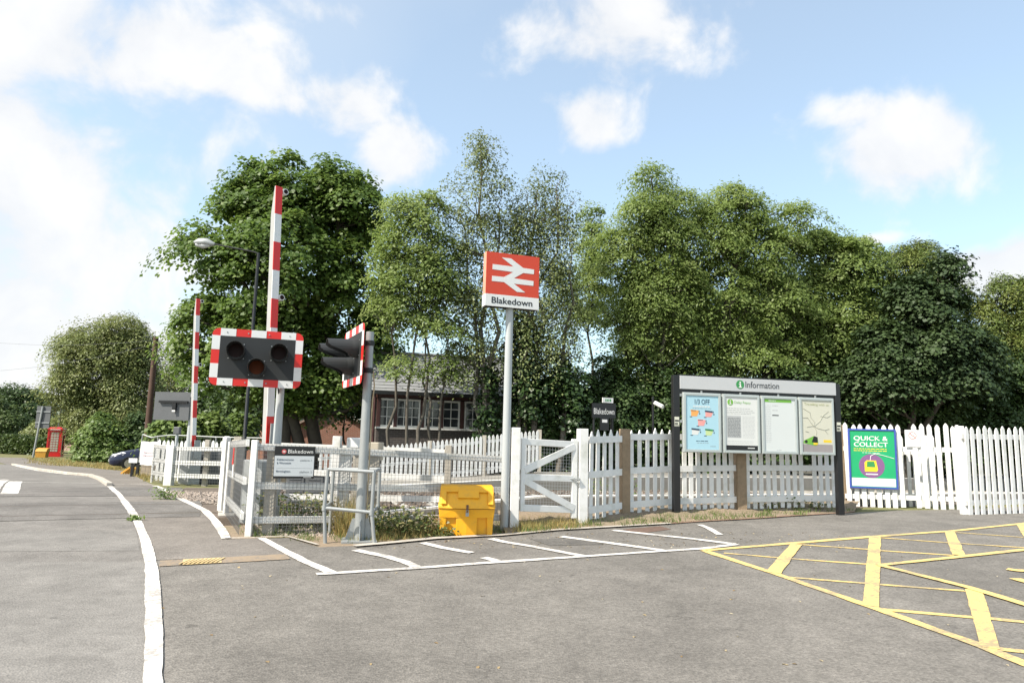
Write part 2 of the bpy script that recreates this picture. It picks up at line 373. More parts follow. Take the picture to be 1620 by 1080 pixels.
# ------------------------------------------------------------------ mesh builder
class MB:
    def __init__(s, origin=(0, 0, 0)):
        s.v = []; s.f = []; s.mi = []; s.sm = []; s.o = Vector(origin)
    def add(s, vs, fs, mi=0, smooth=False):
        b = len(s.v); s.v += [Vector(v)-s.o for v in vs]
        for f in fs:
            s.f.append([b+i for i in f]); s.mi.append(mi); s.sm.append(smooth)
        return s
    def box(s, c, d, rz=0.0, mi=0, R=None):
        c = Vector(c); h = Vector(d)/2
        R = R or Matrix.Rotation(rz, 3, 'Z')
        vs = [c + R @ Vector((x*h.x, y*h.y, z*h.z)) for z in (-1, 1) for (x, y) in ((-1, -1), (1, -1), (1, 1), (-1, 1))]
        return s.add(vs, [(3, 2, 1, 0), (4, 5, 6, 7), (0, 1, 5, 4), (1, 2, 6, 5), (2, 3, 7, 6), (3, 0, 4, 7)], mi)
    def beam(s, a, b, w, t, up=(0, 0, 1), mi=0):
        """box from a to b, w tall along up, t thick"""
        a, b = Vector(a), Vector(b); d = (b-a); L = d.length; x = d/L
        y = Vector(up).cross(x).normalized(); z = x.cross(y)
        return s.box((a+b)/2, (L, t, w), mi=mi, R=Matrix((x, y, z)).transposed())
    def tube(s, pts, r, n=10, mi=0, caps=True, smooth=True):
        pts = [Vector(p) for p in pts]
        rs = r if isinstance(r, (list, tuple)) else [r]*len(pts)
        vs = []; fs = []; prev = None
        for i, p in enumerate(pts):
            d = (pts[min(i+1, len(pts)-1)] - pts[max(i-1, 0)]).normalized()
            if prev is None:
                a = d.orthogonal().normalized()
            else:
                a = (prev - d*prev.dot(d))
                a = a.normalized() if a.length > 1e-6 else d.orthogonal().normalized()
            prev = a; b = d.cross(a)
            for k in range(n):
                t = 2*math.pi*k/n
                vs.append(p + (a*math.cos(t)+b*math.sin(t))*rs[i])
        for i in range(len(pts)-1):
            for k in range(n):
                fs.append((i*n+k, i*n+(k+1) % n, (i+1)*n+(k+1) % n, (i+1)*n+k))
        s.add(vs, fs, mi, smooth)
        if caps:
            e = (len(pts)-1)*n
            s.add(vs[:n], [tuple(reversed(range(n)))], mi); s.add(vs[e:e+n], [tuple(range(n))], mi)
        return s
    def ext(s, poly, o, ux, uy, t, mi=0):
        """polygon (in plane o,ux,uy; counter-clockwise seen from the t side) pushed out by vector t"""
        o, ux, uy, t = Vector(o), Vector(ux), Vector(uy), Vector(t)
        n = len(poly)
        a = [o+ux*p[0]+uy*p[1] for p in poly]; b = [p+t for p in a]
        fs = [tuple(reversed(range(n))), tuple(range(n, 2*n))] + [(i, (i+1) % n, n+(i+1) % n, n+i) for i in range(n)]
        return s.add(a+b, fs, mi)
    def loft(s, rings, mi=0, smooth=False, caps=True):
        n = len(rings[0]); vs = [v for r in rings for v in r]; fs = []
        for i in range(len(rings)-1):
            for k in range(n):
                fs.append((i*n+k, i*n+(k+1) % n, (i+1)*n+(k+1) % n, (i+1)*n+k))
        s.add(vs, fs, mi, smooth)
        if caps:
            s.add(rings[0], [tuple(reversed(range(n)))], mi); s.add(rings[-1], [tuple(range(n))], mi)
        return s
    def build(s, name, mats, parent=None, bevel=0, loc=None):
        me = bpy.data.meshes.new(name)
        me.from_pydata([tuple(v) for v in s.v], [], s.f)
        for mm in (mats if isinstance(mats, (list, tuple)) else [mats]): me.materials.append(mm)
        me.polygons.foreach_set('material_index', s.mi)
        me.polygons.foreach_set('use_smooth', s.sm)
        me.update()
        o = bpy.data.objects.new(name, me); COL.objects.link(o)
        if loc is not None: o.location = loc
        if parent is not None: o.parent = parent
        if bevel:
            b = o.modifiers.new('bevel', 'BEVEL'); b.width = bevel; b.segments = 2; b.limit_method = 'ANGLE'; b.angle_limit = rad(50)
        return o
def tag(o, label, cat, group=None):
    o['label'] = label; o['category'] = cat
    if group: o['group'] = group
    return o
def thing(name, label, cat, loc=(0, 0, 0), rz=0.0, group=None):
    o = bpy.data.objects.new(name, None); COL.objects.link(o)
    o.empty_display_size = .2
    o.location = loc; o.rotation_euler = (0, 0, rz)
    return tag(o, label, cat, group)
def structure(o): o['kind'] = 'structure'; return o
def stuff(o): o['kind'] = 'stuff'; return o
def copy_thing(src, loc, label, rz=None):
    def cp(o, parent):
        c = o.copy(); COL.objects.link(c)
        if parent is not None: c.parent = parent
        for ch in [x for x in COL.objects if x.parent == o]: cp(ch, c)
        return c
    r = cp(src, None); r.location = loc; r['label'] = label
    if rz is not None: r.rotation_euler = (0, 0, rz)
    return r
def text(s, height, material, parent, loc, name='lettering', width=None, align='LEFT', thick=.0015, bold=0.0, R=None):
    """letters standing in the local x-z plane, read from -y; height is that of a capital"""
    cu = bpy.data.curves.new(name, 'FONT'); cu.body = s; cu.size = 1; cu.extrude = 0; cu.align_x = 'LEFT'
    cu.resolution_u = 4
    o = bpy.data.objects.new(name, cu); COL.objects.link(o)
    bpy.context.view_layer.update()
    me = bpy.data.meshes.new_from_object(o.evaluated_get(bpy.context.evaluated_depsgraph_get()))
    bpy.data.objects.remove(o); bpy.data.curves.remove(cu)
    k = height/.69
    xs = [v.co.x for v in me.vertices]; w = (max(xs)-min(xs))*k; x0 = min(xs)*k
    kx = k if width is None else k*width/w
    if width is not None: x0 *= width/w; w = width
    dx = {'LEFT': 0, 'CENTER': -w/2, 'RIGHT': -w}[align]
    for v in me.vertices:
        v.co = Vector((v.co.x*kx - x0 + dx, 0, v.co.y*k))
    if bold:
        bm = bmesh.new(); bm.from_mesh(me); off = [(bold*height*.5, 0, bold*height*.4), (-bold*height*.5, .0003, -bold*height*.4)]
        src = bm.verts[:]+bm.edges[:]+bm.faces[:]
        dup_ = bmesh.ops.duplicate(bm, geom=src)['geom']
        bmesh.ops.translate(bm, vec=off[0], verts=[v for v in src if isinstance(v, bmesh.types.BMVert)])
        bmesh.ops.translate(bm, vec=off[1], verts=[v for v in dup_ if isinstance(v, bmesh.types.BMVert)])
        bm.to_mesh(me); bm.free()
    me.materials.clear(); me.materials.append(material); me.name = name
    o = bpy.data.objects.new(name, me); COL.objects.link(o)
    o.parent = parent; o.location = (loc[0], loc[1]-.001, loc[2])
    if thick:
        md = o.modifiers.new('thickness', 'SOLIDIFY'); md.thickness = thick; md.offset = 0
    return o
X, Y, Z = Vector((1, 0, 0)), Vector((0, 1, 0)), Vector((0, 0, 1))
def rect(mb, x0, x1, z0, z1, y, t=.002, mi=0):
    """thin plate in the local x-z plane whose front is at y-t"""
    mb.box(((x0+x1)/2, y-t/2, (z0+z1)/2), (x1-x0, t, z1-z0), mi=mi)
def disc(mb, cx, cz, r, y, t=.002, mi=0, n=24):
    mb.ext([(r*math.cos(2*math.pi*k/n), r*math.sin(2*math.pi*k/n)) for k in range(n)], (cx, y, cz), X, Z, (0, -t, 0), mi)

# ------------------------------------------------------------------ ground sheets
YK = [k for k, _ in KY[1:-1]]
def sheet(name, poly, material, dz, kind='structure', fn=None):
    bm = bmesh.new()
    vs = [bm.verts.new((p[0], p[1], 0)) for p in poly]
    f = bm.faces.new(vs); f.normal_update()
    if f.normal.z < 0: bmesh.ops.reverse_faces(bm, faces=[f])
    bmesh.ops.triangulate(bm, faces=bm.faces[:])
    for yk in YK:
        bmesh.ops.bisect_plane(bm, geom=bm.verts[:]+bm.edges[:]+bm.faces[:], plane_co=(0, yk, 0), plane_no=(0, 1, 0))
    for xk in (0, 14):
        bmesh.ops.bisect_plane(bm, geom=bm.verts[:]+bm.edges[:]+bm.faces[:], plane_co=(xk, 0, 0), plane_no=(1, 0, 0))
    for v in bm.verts: v.co.z = gz(v.co.x, v.co.y)+dz
    me = bpy.data.meshes.new(name); bm.to_mesh(me); bm.free()
    me.materials.append(material)
    o = bpy.data.objects.new(name, me); COL.objects.link(o)
    o['kind'] = kind
    return o
def gp(pts): return [G(*p) for p in pts]
def strips(name, lines, material, dz, wob=.009, step=.085):
    """painted lines: (pixel points, width in metres [, world flag]) laid on the ground"""
    vs = []; fs = []; rnd = random.Random(3)
    for ln in lines:
        pts = [Vector(p) for p in (ln[0] if len(ln) > 2 else gp(ln[0]))]; w = ln[1]
        # resample
        out = [pts[0]]
        for a, b in zip(pts, pts[1:]):
            n = max(1, int((b-a).length/step))
            for i in range(1, n+1): out.append(a+(b-a)*i/n)
        b0 = len(vs); dr_ = {-1: 0.0, 1: 0.0}
        for i, p in enumerate(out):
            d = out[min(i+1, len(out)-1)]-out[max(i-1, 0)]; d.z = 0; d.normalize()
            n = Vector((-d.y, d.x, 0))
            for sgn in (-1, 1):
                dr_[sgn] = max(-wob, min(wob, dr_[sgn] + rnd.uniform(-wob, wob)*.55))
                q = p + n*sgn*(w/2 + dr_[sgn])
                vs.append((q.x, q.y, gz(q.x, q.y)+dz))
            if i: fs.append((b0+2*i-2, b0+2*i-1, b0+2*i+1, b0+2*i))
    me = bpy.data.meshes.new(name); me.from_pydata(vs, [], [tuple(reversed(f)) for f in fs]); me.materials.append(material)
    o = bpy.data.objects.new(name, me); COL.objects.link(o); o['kind'] = 'structure'
    return o

sheet('ground', [(-900, -40), (900, -40), (900, 1500), (-900, 1500)], m_grass, 0)
kerb = [(241.7, 1080), (240.8, 920), (237, 887), (228, 853), (212, 817), (201, 800), (187, 782), (173, 770), (160, 760), (143, 754), (110, 751), (20, 735)]
K = gp(kerb)
kerb_near = [Vector((K[0].x+.25, -6, 0))]
road_poly = kerb_near + K + [Vector((-60, K[-1].y+16, 0)), Vector((-90, 50, 0)), Vector((-40, 8, 0)), Vector((-25, -6, 0))]
sheet('road', road_poly, m_road, .010)
pr = gp([(358, 854), (349, 838.6), (337.5, 822), (324.5, 809), (298.5, 796), (272.6, 784), (244, 769), (222, 757), (196, 745), (168, 742), (120, 738), (70, 731), (36, 724)])
pave_poly = [K[2]] + K[3:-1] + [G(40, 739), G(0, 732), G(-60, 727), G(-60, 722)] + list(reversed(pr)) + gp([(412, 852), (455, 881)])
sheet('pavement', pave_poly, m_pave, .012)
edging = gp([(412, 852), (455, 851), (505, 866), (600, 862), (690, 853), (790, 848), (880, 839.5), (1000, 832.5), (1060, 829), (1120, 825), (1200, 820.5), (1330, 812), (1420, 807.5), (1530, 806), (1640, 800)])
fore_poly = kerb_near + [K[0], K[1], K[2]] + gp([(455, 881)]) + edging + [Vector((40, 18, 0)), Vector((40, -6, 0))]
sheet('forecourt', fore_poly, m_asph, .008)
sheet('road_repair_patch', gp([(-60, 841), (215, 840), (221, 872), (-60, 874)]), m_pale, .0125)
sheet('road_repair_patch', gp([(-60, 890), (231, 890), (235, 935), (236, 1000), (236.5, 1100), (-60, 1130)]), m_pale, .0125)
sheet('pavement_patch', gp([(838, 853), (912, 852), (955, 862), (870, 864)]), m_patch, .0125)
sheet('pavement_patch', gp([(985, 838), (1045, 833), (1062, 838), (1010, 845)]), mat('red_brown_patch', (.12, .075, .055), .9, .3, 12), .0125)
sheet('driveway_strip', gp([(110, 745), (175, 744), (240, 766), (240, 770), (165, 765), (145, 753)]), m_pave, .0145)

sheet('road', gp([(-120, 716), (74, 716), (96, 712), (70, 706), (-120, 703)]), m_road, .008)
# white painted lines
lines = [
 ([(241.7, 1100), (242, 1000), (240.8, 920), (237, 887), (228, 853), (212, 817), (201, 800), (187, 782), (173, 770)], .115),
 ([(358, 853.5), (349, 838.6), (337.5, 822), (324.5, 809), (298.5, 796), (272.6, 784), (244, 769)], .125),
 ([(356, 853), (412, 852)], .05),
 ([(412, 852), (440, 867), (480, 888), (525, 908)], .11),
 ([(500, 910), (525, 908.5), (659, 900), (790, 890.5), (923, 881.5), (1048, 873), (1110, 869), (1165, 862)], .105),
 ([(562, 871.6), (612, 882), (640, 890), (659, 899)], .12), ([(668, 860), (700, 868), (746, 876)], .12),
 ([(776, 853.5), (800, 859), (832, 864), (923, 881)], .13), ([(888, 850), (962, 860), (1048, 872)], .13),
 ([(970, 840), (1100, 854), (1163, 862)], .13), ([(1107, 831), (1120, 836.5), (1138, 847)], .11), ([(765, 883.5), (786, 889)], .12),
 ([(20, 736), (60, 745), (108, 751)], .12), ([(30, 764), (157, 764.5)], .16), ([(180, 767), (243, 767)], .08),
 ([(14, 782), (25, 762)], .30), ([(-22, 782), (4, 760)], .30), ([(-20, 757), (12, 759)], .12), ([(20, 742), (95, 743)], .1)]
strips('white_road_markings', lines[:3] + lines[14:15], m_white_line, .0215)
strips('white_road_markings', lines[3:13] + lines[15:], m_white_line, .0185)
strips('white_road_markings', lines[13:14], m_white_line, .0165)
strips('kerb_edging', [([(412, 852), (455, 851), (503, 864)], .05), ([(560, 866), (600, 862.5), (690, 853.5), (790, 848.5), (880, 840), (1000, 833), (1060, 829.5)], .12)], m_kerb, .03)
strips('kerb_edging', [([(1062, 829.5), (1120, 825.5), (1200, 821), (1330, 812.5), (1352, 811)], .06)], mat('brick_edging', (.22, .13, .09), .9, .25, 8), .025)
strips('brown_surface_strip', [([(252, 893), (355, 887.5), (455, 881.5)], .33)], m_brown, .016)
strips('buff_tactile_strip', [([(289, 891.3), (350, 888)], .31)], m_buff, .020)
tb = MB()
for i in range(9):
    p = G(292+i*7, 891.2-.375*i)
    tb.box((p.x, p.y, p.z+.024), (.020, .28, .008), rz=.05)
structure(tb.build('tactile_ribs', m_buff))
yl = [
 ([(1113, 872), (1245, 861), (1383, 849.7), (1505, 841), (1620, 828.6), (1720, 818)], .11),
 ([(1113, 872), (1229.6, 910), (1367.4, 958), (1555, 1025), (1620, 1051.7), (1720, 1092)], .115),
 ([(1260, 862), (1224, 908)], .15), ([(1384.6, 850), (1379, 961)], .14), ([(1503, 842), (1517.4, 879.5)], .14), ([(1539.6, 935), (1567, 1028)], .14),
 ([(1616, 830), (1634, 860)], .14),
 ([(1145, 876), (1240, 884), (1373, 893.5)], .07), ([(1268, 862.5), (1375, 870)], .065), ([(1394, 872), (1509, 879.5)], .065),
 ([(1394, 851.5), (1501, 859.5)], .06), ([(1517, 860.5), (1640, 868.5)], .06), ([(1512, 843), (1640, 852.5)], .06),
 ([(1241, 914), (1371, 924)], .075), ([(1392, 926), (1526, 936)], .075), ([(1388, 965), (1539.6, 978)], .085), ([(1562, 979.5), (1640, 988)], .085), ([(1575, 1028), (1680, 1040)], .09),
 ([(1391, 896), (1450, 889.5), (1640, 869)], .10), ([(1391, 896), (1532, 931), (1640, 964)], .11),
 ([(1593, 902), (1612, 904.5), (1660, 905)], .14), ([(1606, 917), (1625, 923), (1660, 925)], .14)]
strips('yellow_box_marking', yl[:2], m_yellow_line, .0165)
strips('yellow_box_marking', yl[2:7], m_yellow_line, .0185)
strips('yellow_box_marking', yl[7:18], m_yellow_line, .0145)
strips('yellow_box_marking', [yl[18], yl[20], yl[21]], m_yellow_line, .0205)
strips('yellow_box_marking', [yl[19]], m_yellow_line, .0225)

# kerb stones beyond the crossing
kb = MB()
kk = gp([(173, 769), (158, 759), (143, 753.5), (110, 750.5), (60, 743.5), (20, 735.5)])
for a, b in zip(kk, kk[1:]):
    n = max(1, int((b-a).length/.9))
    for i in range(n):
        p, q = a+(b-a)*i/n, a+(b-a)*(i+.97)/n
        for v in (p, q): v.z = gz(v.x, v.y)+.045
        kb.beam(p, q, .09, .14)
structure(kb.build('kerb', m_kerb, bevel=.012))

# verge bank under the picket fence
def verge(name, front_px, back, hfront, hback, material):
    f = gp(front_px); mb = MB(); n = 60; rings = []
    for i in range(n+1):
        t = i/n*(len(f)-1); k = min(int(t), len(f)-2); p = f[k].lerp(f[k+1], t-k)
        bk = [Vector((b[0], b[1], 0)) for b in back]; t2 = i/n*(len(bk)-1); k2 = min(int(t2), len(bk)-2); q = bk[k2].lerp(bk[k2+1], t2-k2)
        row = []
        for j in range(9):
            u = j/8; r = p.lerp(q, u)
            h = hfront + (hback-hfront)*min(1, u*1.5) + (.02*math.sin(i*1.7+j*2.1)+.015*math.sin(i*.61+j)) * min(1, u*3)
            row.append((r.x, r.y, gz(r.x, r.y)+h))
        rings.append(row)
    vs = [v for r in rings for v in r]
    fs = [(i*9+j, (i+1)*9+j, (i+1)*9+j+1, i*9+j+1) for i in range(n) for j in range(8)]
    mb.add(vs, fs, 0, True)
    return structure(mb.build(name, material))
verge('verge', [(800, 847), (880, 839.5), (1000, 832.5), (1060, 829), (1120, 825), (1200, 820.5), (1330, 812), (1352, 810.5)],
      [(-.2, 12.3), (1.2, 12.6), (2.3, 13.5), (3.2, 14.2), (4.3, 14.5), (6.8, 15.2), (7.4, 15.2)], .015, .15, m_soil)
sheet('verge', edging[:7] + [Vector((-.1, 12.4, 0)), Vector((-1.5, 12.0, 0)), Vector((-3.3, 11.2, 0)), Vector((-4.4, 11.9, 0))] + gp([(336, 821), (348.5, 838), (357, 853)]), m_soil, .006)

# trackbed, crossing deck and rails
sheet('woodland_floor', [T(s_at(420, 8.6), 8.6), T(90, 8.6), T(160, 120), T(0, 150), T(s_at(430, 40), 40)], mat('leaf_litter', (.060, .050, .030), .95, .4, 5, .8, 30), .008)
sheet('trackbed', [T(s_at(235, -1.6), -1.6), T(32, -1.9), T(32, 6.2), T(s_at(300, 6.2), 6.2)], m_ballast, .006)
deck = MB()
def quad_track(mb, s0, s1, o0, o1, dz):
    n = max(2, int(abs(s1-s0)/1.0)); r = []
    for i in range(n+1):
        s = s0+(s1-s0)*i/n
        for o in (o0, o1):
            p = T(s, o); r.append((p.x, p.y, p.z+dz))
    mb.add(r, [(2*i, 2*i+2, 2*i+3, 2*i+1) for i in range(n)], 0)
for o0, o1 in ((-.55, -.042), (.045, 1.392), (1.478, 2.0), (3.35, 3.857), (3.945, 5.292), (5.378, 5.9)):
    quad_track(deck, -24, s_at(318 if o0 < 3 else 285, o0, 790), o0, o1, .0165)
structure(deck.build('crossing_deck', m_rubber))
def track(off, label):
    t = thing('railway_track', label, 'railway track', T(0, off))
    o = t.location
    for d in (0, 1.435):
        mb = MB(o)
        n = 30
        for i in range(n):
            a, b = T(-24+i*56/n, off+d), T(-24+(i+1)*56/n, off+d)
            for v in (a, b): v.z -= .006
            mb.beam(a, b, .045, .065)
        mb.build('rail', m_rail, t)
    mb = MB(o)
    for i in range(44):
        s = s_at(360, off, 780) + i*.65
        mb.beam(T(s, off-.5)+Z*.0, T(s, off+1.93)+Z*.0, .035, .25)
    mb.build('sleepers', m_conc, t)
track(0, 'nearer railway track running over the level crossing deck, closest to the white mesh fence')
track(3.9, 'farther railway track over the level crossing, beside the far platform')

# ------------------------------------------------------------------ far platform, near platform
pf = MB()
def slab(mb, s0, s1, o0, o1, z0a, z0b, thick, n=12, mi=0):
    for i in range(n):
        a, b = s0+(s1-s0)*i/n, s0+(s1-s0)*(i+1)/n
        za, zb = z0a+(z0b-z0a)*i/n, z0a+(z0b-z0a)*(i+1)/n
        top = [T(a, o0, za), T(b, o0, zb), T(b, o1, zb), T(a, o1, za)]
        bot = [p-Z*thick for p in top]
        mb.add(top+bot, [(0, 1, 2, 3), (0, 4, 5, 1), (1, 5, 6, 2), (2, 6, 7, 3), (3, 7, 4, 0)], mi)
OP = 6.3
sP = s_at(865, OP+2.2); sR = s_at(470, OP+2.2)
slab(pf, sR, sP, OP, OP+2.6, .26, .62, .5); slab(pf, sP, 36, OP, OP+3.2, .62, .62, .6)
pw = MB(); slab(pw, sR, sP, OP+.02, OP+.30, .264, .624, .003); slab(pw, sP, 36, OP+.02, OP+.30, .624, .624, .003)
tpf = thing('station_platform', 'far station platform with a pale edge line, ramping down towards the level crossing', 'platform', T(sP, OP, 0))
for b_, nm, mm in ((pf, 'paving', m_plat), (pw, 'edge_line', m_white2)):
    b_.o = tpf.location; b_.v = [v-b_.o for v in b_.v]; b_.build(nm, mm, tpf)
npf = MB(); s0 = s_at(860, -1.2)
slab(npf, s0-3.5, s0, -1.35, -.85, .36, .66, .4); slab(npf, s0, 34, -1.35, -.85, .66, .66, .6)
npw = MB(); slab(npw, s0-3.5, s0, -1.12, -.87, .364, .664, .003); slab(npw, s0, 34, -1.12, -.87, .664, .664, .003)
tnp = thing('station_platform', 'near station platform seen through the white picket fence below the information board', 'platform', T(s0, -1.2, 0))
for b_, nm, mm in ((npf, 'paving', m_plat), (npw, 'edge_line', m_white2)):
    b_.o = tnp.location; b_.v = [v-b_.o for v in b_.v]; b_.build(nm, mm, tnp)

# ------------------------------------------------------------------ fences
def picket_profile(w, h):
    return [(-w/2, 0), (w/2, 0), (w/2, h-.075), (w/2*.55, h-.03), (0, h), (-w/2*.55, h-.03), (-w/2, h-.075)]
def picket_spike(w, h):
    return [(-w/2, 0), (w/2, 0), (w/2, h-.10), (0, h), (-w/2, h-.10)]
def picket_run(root, a, b, h, n, w=.075, t=.022, rails=(.2, .65, 1.1), rail_w=.095, rails_front=False, prof=picket_profile, ha=None, material=None, rail_mat=None, lean=0.0, rail_t=.04, gap=()):
    """pickets and rails from a to b (bottom points); h height"""
    a, b = Vector(a), Vector(b); d = b-a; dh = Vector((d.x, d.y, 0)).normalized(); nrm = Vector((dh.y, -dh.x, 0))  # nrm: towards the viewer
    mb = MB(root.location); rnd = random.Random(n)
    ofs = nrm*(.022 if not rails_front else -.022)
    for i in range(n):
        if i in gap: continue
        p = a + d*((i+.5)/n) + ofs + dh*rnd.uniform(-.006, .006)
        ux = (dh + Z*(rnd.uniform(-.008, .008)+lean)).normalized(); uy = (Z - dh*lean + nrm*rnd.uniform(-.006, .006) + dh*rnd.uniform(-.008, .008)).normalized()
        mb.ext(prof(w, h*rnd.uniform(.985, 1.01)), p + nrm*(-t/2) - Z*rnd.uniform(0, .03), ux, uy, nrm*t)
    mb.build('pickets', material or m_white, root)
    for r in rails:
        mb = MB(root.location)
        mb.beam(a+Z*r - dh*.0 - ofs*(.5), b+Z*r - ofs*.5, rail_w, rail_t*.5)
        mb.build('rail', rail_mat or m_white, root)
def post(root, p, h, w, material, d=None, top=0.0, name='post', rz=0.0, bevel=.008):
    mb = MB(root.location); p = Vector(p)
    mb.box(p+Z*(h/2-.05), (w, d or w, h+.1), rz=rz)
    if top:
        z = p.z+h; c = p+Z*h; R = Matrix.Rotation(rz, 3, 'Z'); hw, hd = w/2, (d or w)/2
        vs = [c+R @ Vector((x*hw, y*hd, 0)) for x, y in ((-1, -1), (1, -1), (1, 1), (-1, 1))]
        vs += [c+R @ Vector((0, -hd, top)), c+R @ Vector((0, hd, top))]
        mb.add(vs, [(0, 1, 4), (2, 3, 5), (1, 2, 5, 4), (3, 0, 4, 5)])
    return mb.build(name, material, root, bevel=bevel)
def wire_mesh(root, a, b, za0, za1, zb0, zb1, pitch=.05, r=.0022, material=None, ofs=0.03):
    a, b = Vector(a), Vector(b); d = b-a; L = Vector((d.x, d.y, 0)).length; dh = Vector((d.x, d.y, 0)).normalized(); nrm = Vector((dh.y, -dh.x, 0))
    mb = MB(root.location); n = max(2, int(L/pitch))
    for i in range(n+1):
        t = i/n; p = Vector((a.x+d.x*t, a.y+d.y*t, 0))+nrm*ofs
        mb.tube([p+Z*(za0+(zb0-za0)*t), p+Z*(za1+(zb1-za1)*t)], r, 4, caps=False, smooth=False)
    k = max(2, int((za1-za0)/pitch))
    for j in range(k+1):
        u = j/k
        mb.tube([Vector((a.x, a.y, za0+(za1-za0)*u))+nrm*ofs, Vector((b.x, b.y, zb0+(zb1-zb0)*u))+nrm*ofs], r, 4, caps=False, smooth=False)
    return mb.build('wire_mesh', material or m_wire, root)

# near post-and-rail fence with weld mesh, along the verge
A = G(388, 848); Bx = at_ground(806, 838, 11.05)
ztA, ztB = Wp(398, 700, A.y).z, Wp(800, 722, Bx.y).z
f1 = thing('mesh_fence', 'low white post-and-rail fence with wire mesh carrying the black two-platform sign', 'fence', A)
for fr in (0.04, .46, .83):
    mb = MB(A); za, zb = A.z+(ztA-A.z)*(1-fr), Bx.z+(ztB-Bx.z)*(1-fr)
    mb.beam(Vector((A.x, A.y, za)), Vector((Bx.x, Bx.y, zb)), .095, .045); mb.build('rail', m_white2, f1, bevel=.006)
wire_mesh(f1, A, Bx, A.z+.02, ztA, Bx.z+.02, ztB, .052, .0025, None, .032)
d1 = Bx-A
for t, mm, w, pad in ((0.012, m_white, .085, .04), (.065, m_greywood, .14, -.03), (.33, m_white2, .13, .0), (.44, m_greywood, .14, -.02), (.99, m_greywood, .12, -.02)):
    p = A+d1*t; p.z = gz(p.x, p.y); h = (ztA-A.z)*(1-t)+(ztB-Bx.z)*t + pad
    p += Vector((.02, .085, 0)) if t > .02 else Vector((0, -.02, 0))
    post(f1, p, h, w, mm, rz=.1)
# short return along the pavement
C1 = G(357, 812)
f2 = thing('mesh_fence', 'short white wire mesh fence panel receding along the pavement, with a red and white notice', 'fence', C1)
A2 = A + Vector((-.07, .03, 0))
zt1, zt2 = Wp(361, 698, C1.y).z, Wp(388, 694, A2.y).z
for fr in (.04, .44, .80):
    mb = MB(C1); mb.beam(Vector((C1.x, C1.y, C1.z+(zt1-C1.z)*(1-fr))), Vector((A2.x, A2.y, A2.z+(zt2-A2.z)*(1-fr))), .10, .045); mb.build('rail', m_white, f2, bevel=.006)
wire_mesh(f2, C1, A2, C1.z+.02, zt1, A2.z+.02, zt2, .062, .0020)
post(f2, C1, zt1-C1.z, .07, m_white, rz=-.6)
post(f2, C1+Vector((.05, .18, 0)), zt1-C1.z+.03, .15, m_greywood, rz=-.4)
post(f2, G(348, 808)+Vector((0, .05, 0)), 1.25, .10, m_white2, rz=-.5, top=.03)
nb = MB(C1)
q = C1.lerp(A2, .45); dh = (A2-C1); dh.z = 0; dh.normalize(); nr = Vector((dh.y, -dh.x, 0))
q.z = zt1-.30
cross = MB(C1)
cross.box(q+nr*.05+Z*.13, (.09, .012, .17), rz=math.atan2(dh.y, dh.x)); cross.box(q+nr*.053+Z*.0, (.12, .012, .08), rz=math.atan2(dh.y, dh.x))
o = tag(cross.build('notice', m_red), 'small red notice tied to the short white mesh fence by the pavement', 'notice'); o.location = C1
nt2 = MB(C1); nt2.box(q+nr*.05+dh*.09-Z*.13, (.10, .012, .19), rz=math.atan2(dh.y, dh.x))
o = tag(nt2.build('notice', m_white), 'small white notice hanging just below the red one on the short mesh fence', 'notice'); o.location = C1
# fence farther back behind the first one
D1 = at_ground(425, 800, 12.9); D2 = at_ground(707, 790, 12.6)
f3 = thing('post_and_rail_fence', 'white post-and-rail fence with a bare timber end post, standing behind the near mesh fence', 'fence', D1)
for pa, pb in ((704, 715), (744, 757), (785, 789)):
    mb = MB(D1); mb.beam(Wp(430, pa, D1.y), Wp(704, pb, D2.y), .10, .05); mb.build('rail', m_white2, f3)
post(f3, D2, Wp(707, 704, D2.y).z-D2.z, .11, m_greywood)
post(f3, D1, Wp(430, 700, D1.y).z-D1.z, .11, m_greywood)
post(f3, D1.lerp(D2, .37)+Z*.0, 1.32, .14, m_white2)
# enclosure beyond the tracks
E0, E1, E2 = at_ground(240, 757, 20.8), at_ground(266, 772, 18.9), at_ground(352, 780, 18.6)
f4 = thing('mesh_fence', 'small white mesh fence enclosure beyond the railway tracks in front of the grey cabinet', 'fence', E1)
for a, b, ta, tb_ in ((E0, E1, 703, 706), (E1, E2, 707, 708)):
    za, zb = Wp(240 if a is E0 else 266, ta, a.y).z, Wp(266 if b is E1 else 352, tb_, b.y).z
    for fr in (.04, .40, .74):
        mb = MB(E1); mb.beam(Vector((a.x, a.y, a.z+(za-a.z)*(1-fr))), Vector((b.x, b.y, b.z+(zb-b.z)*(1-fr))), .11, .05); mb.build('rail', m_white2, f4)
    wire_mesh(f4, a, b, a.z+.05, za, b.z+.05, zb, .075, .003)
for p, px, ty, w in ((E0, 240, 702, .05), (E1, 266, 704, .20), (E2, 350, 694, .12)):
    post(f4, p, Wp(px, ty, p.y).z-p.z, w, m_white)
mid = E1.lerp(E2, .62)+Vector((0, .15, 0)); post(f4, mid, 1.2, .12, m_greywood)
post(f4, E2+Vector((.28, .1, 0)), Wp(365, 690, E2.y).z-E2.z, .2, m_greywood)
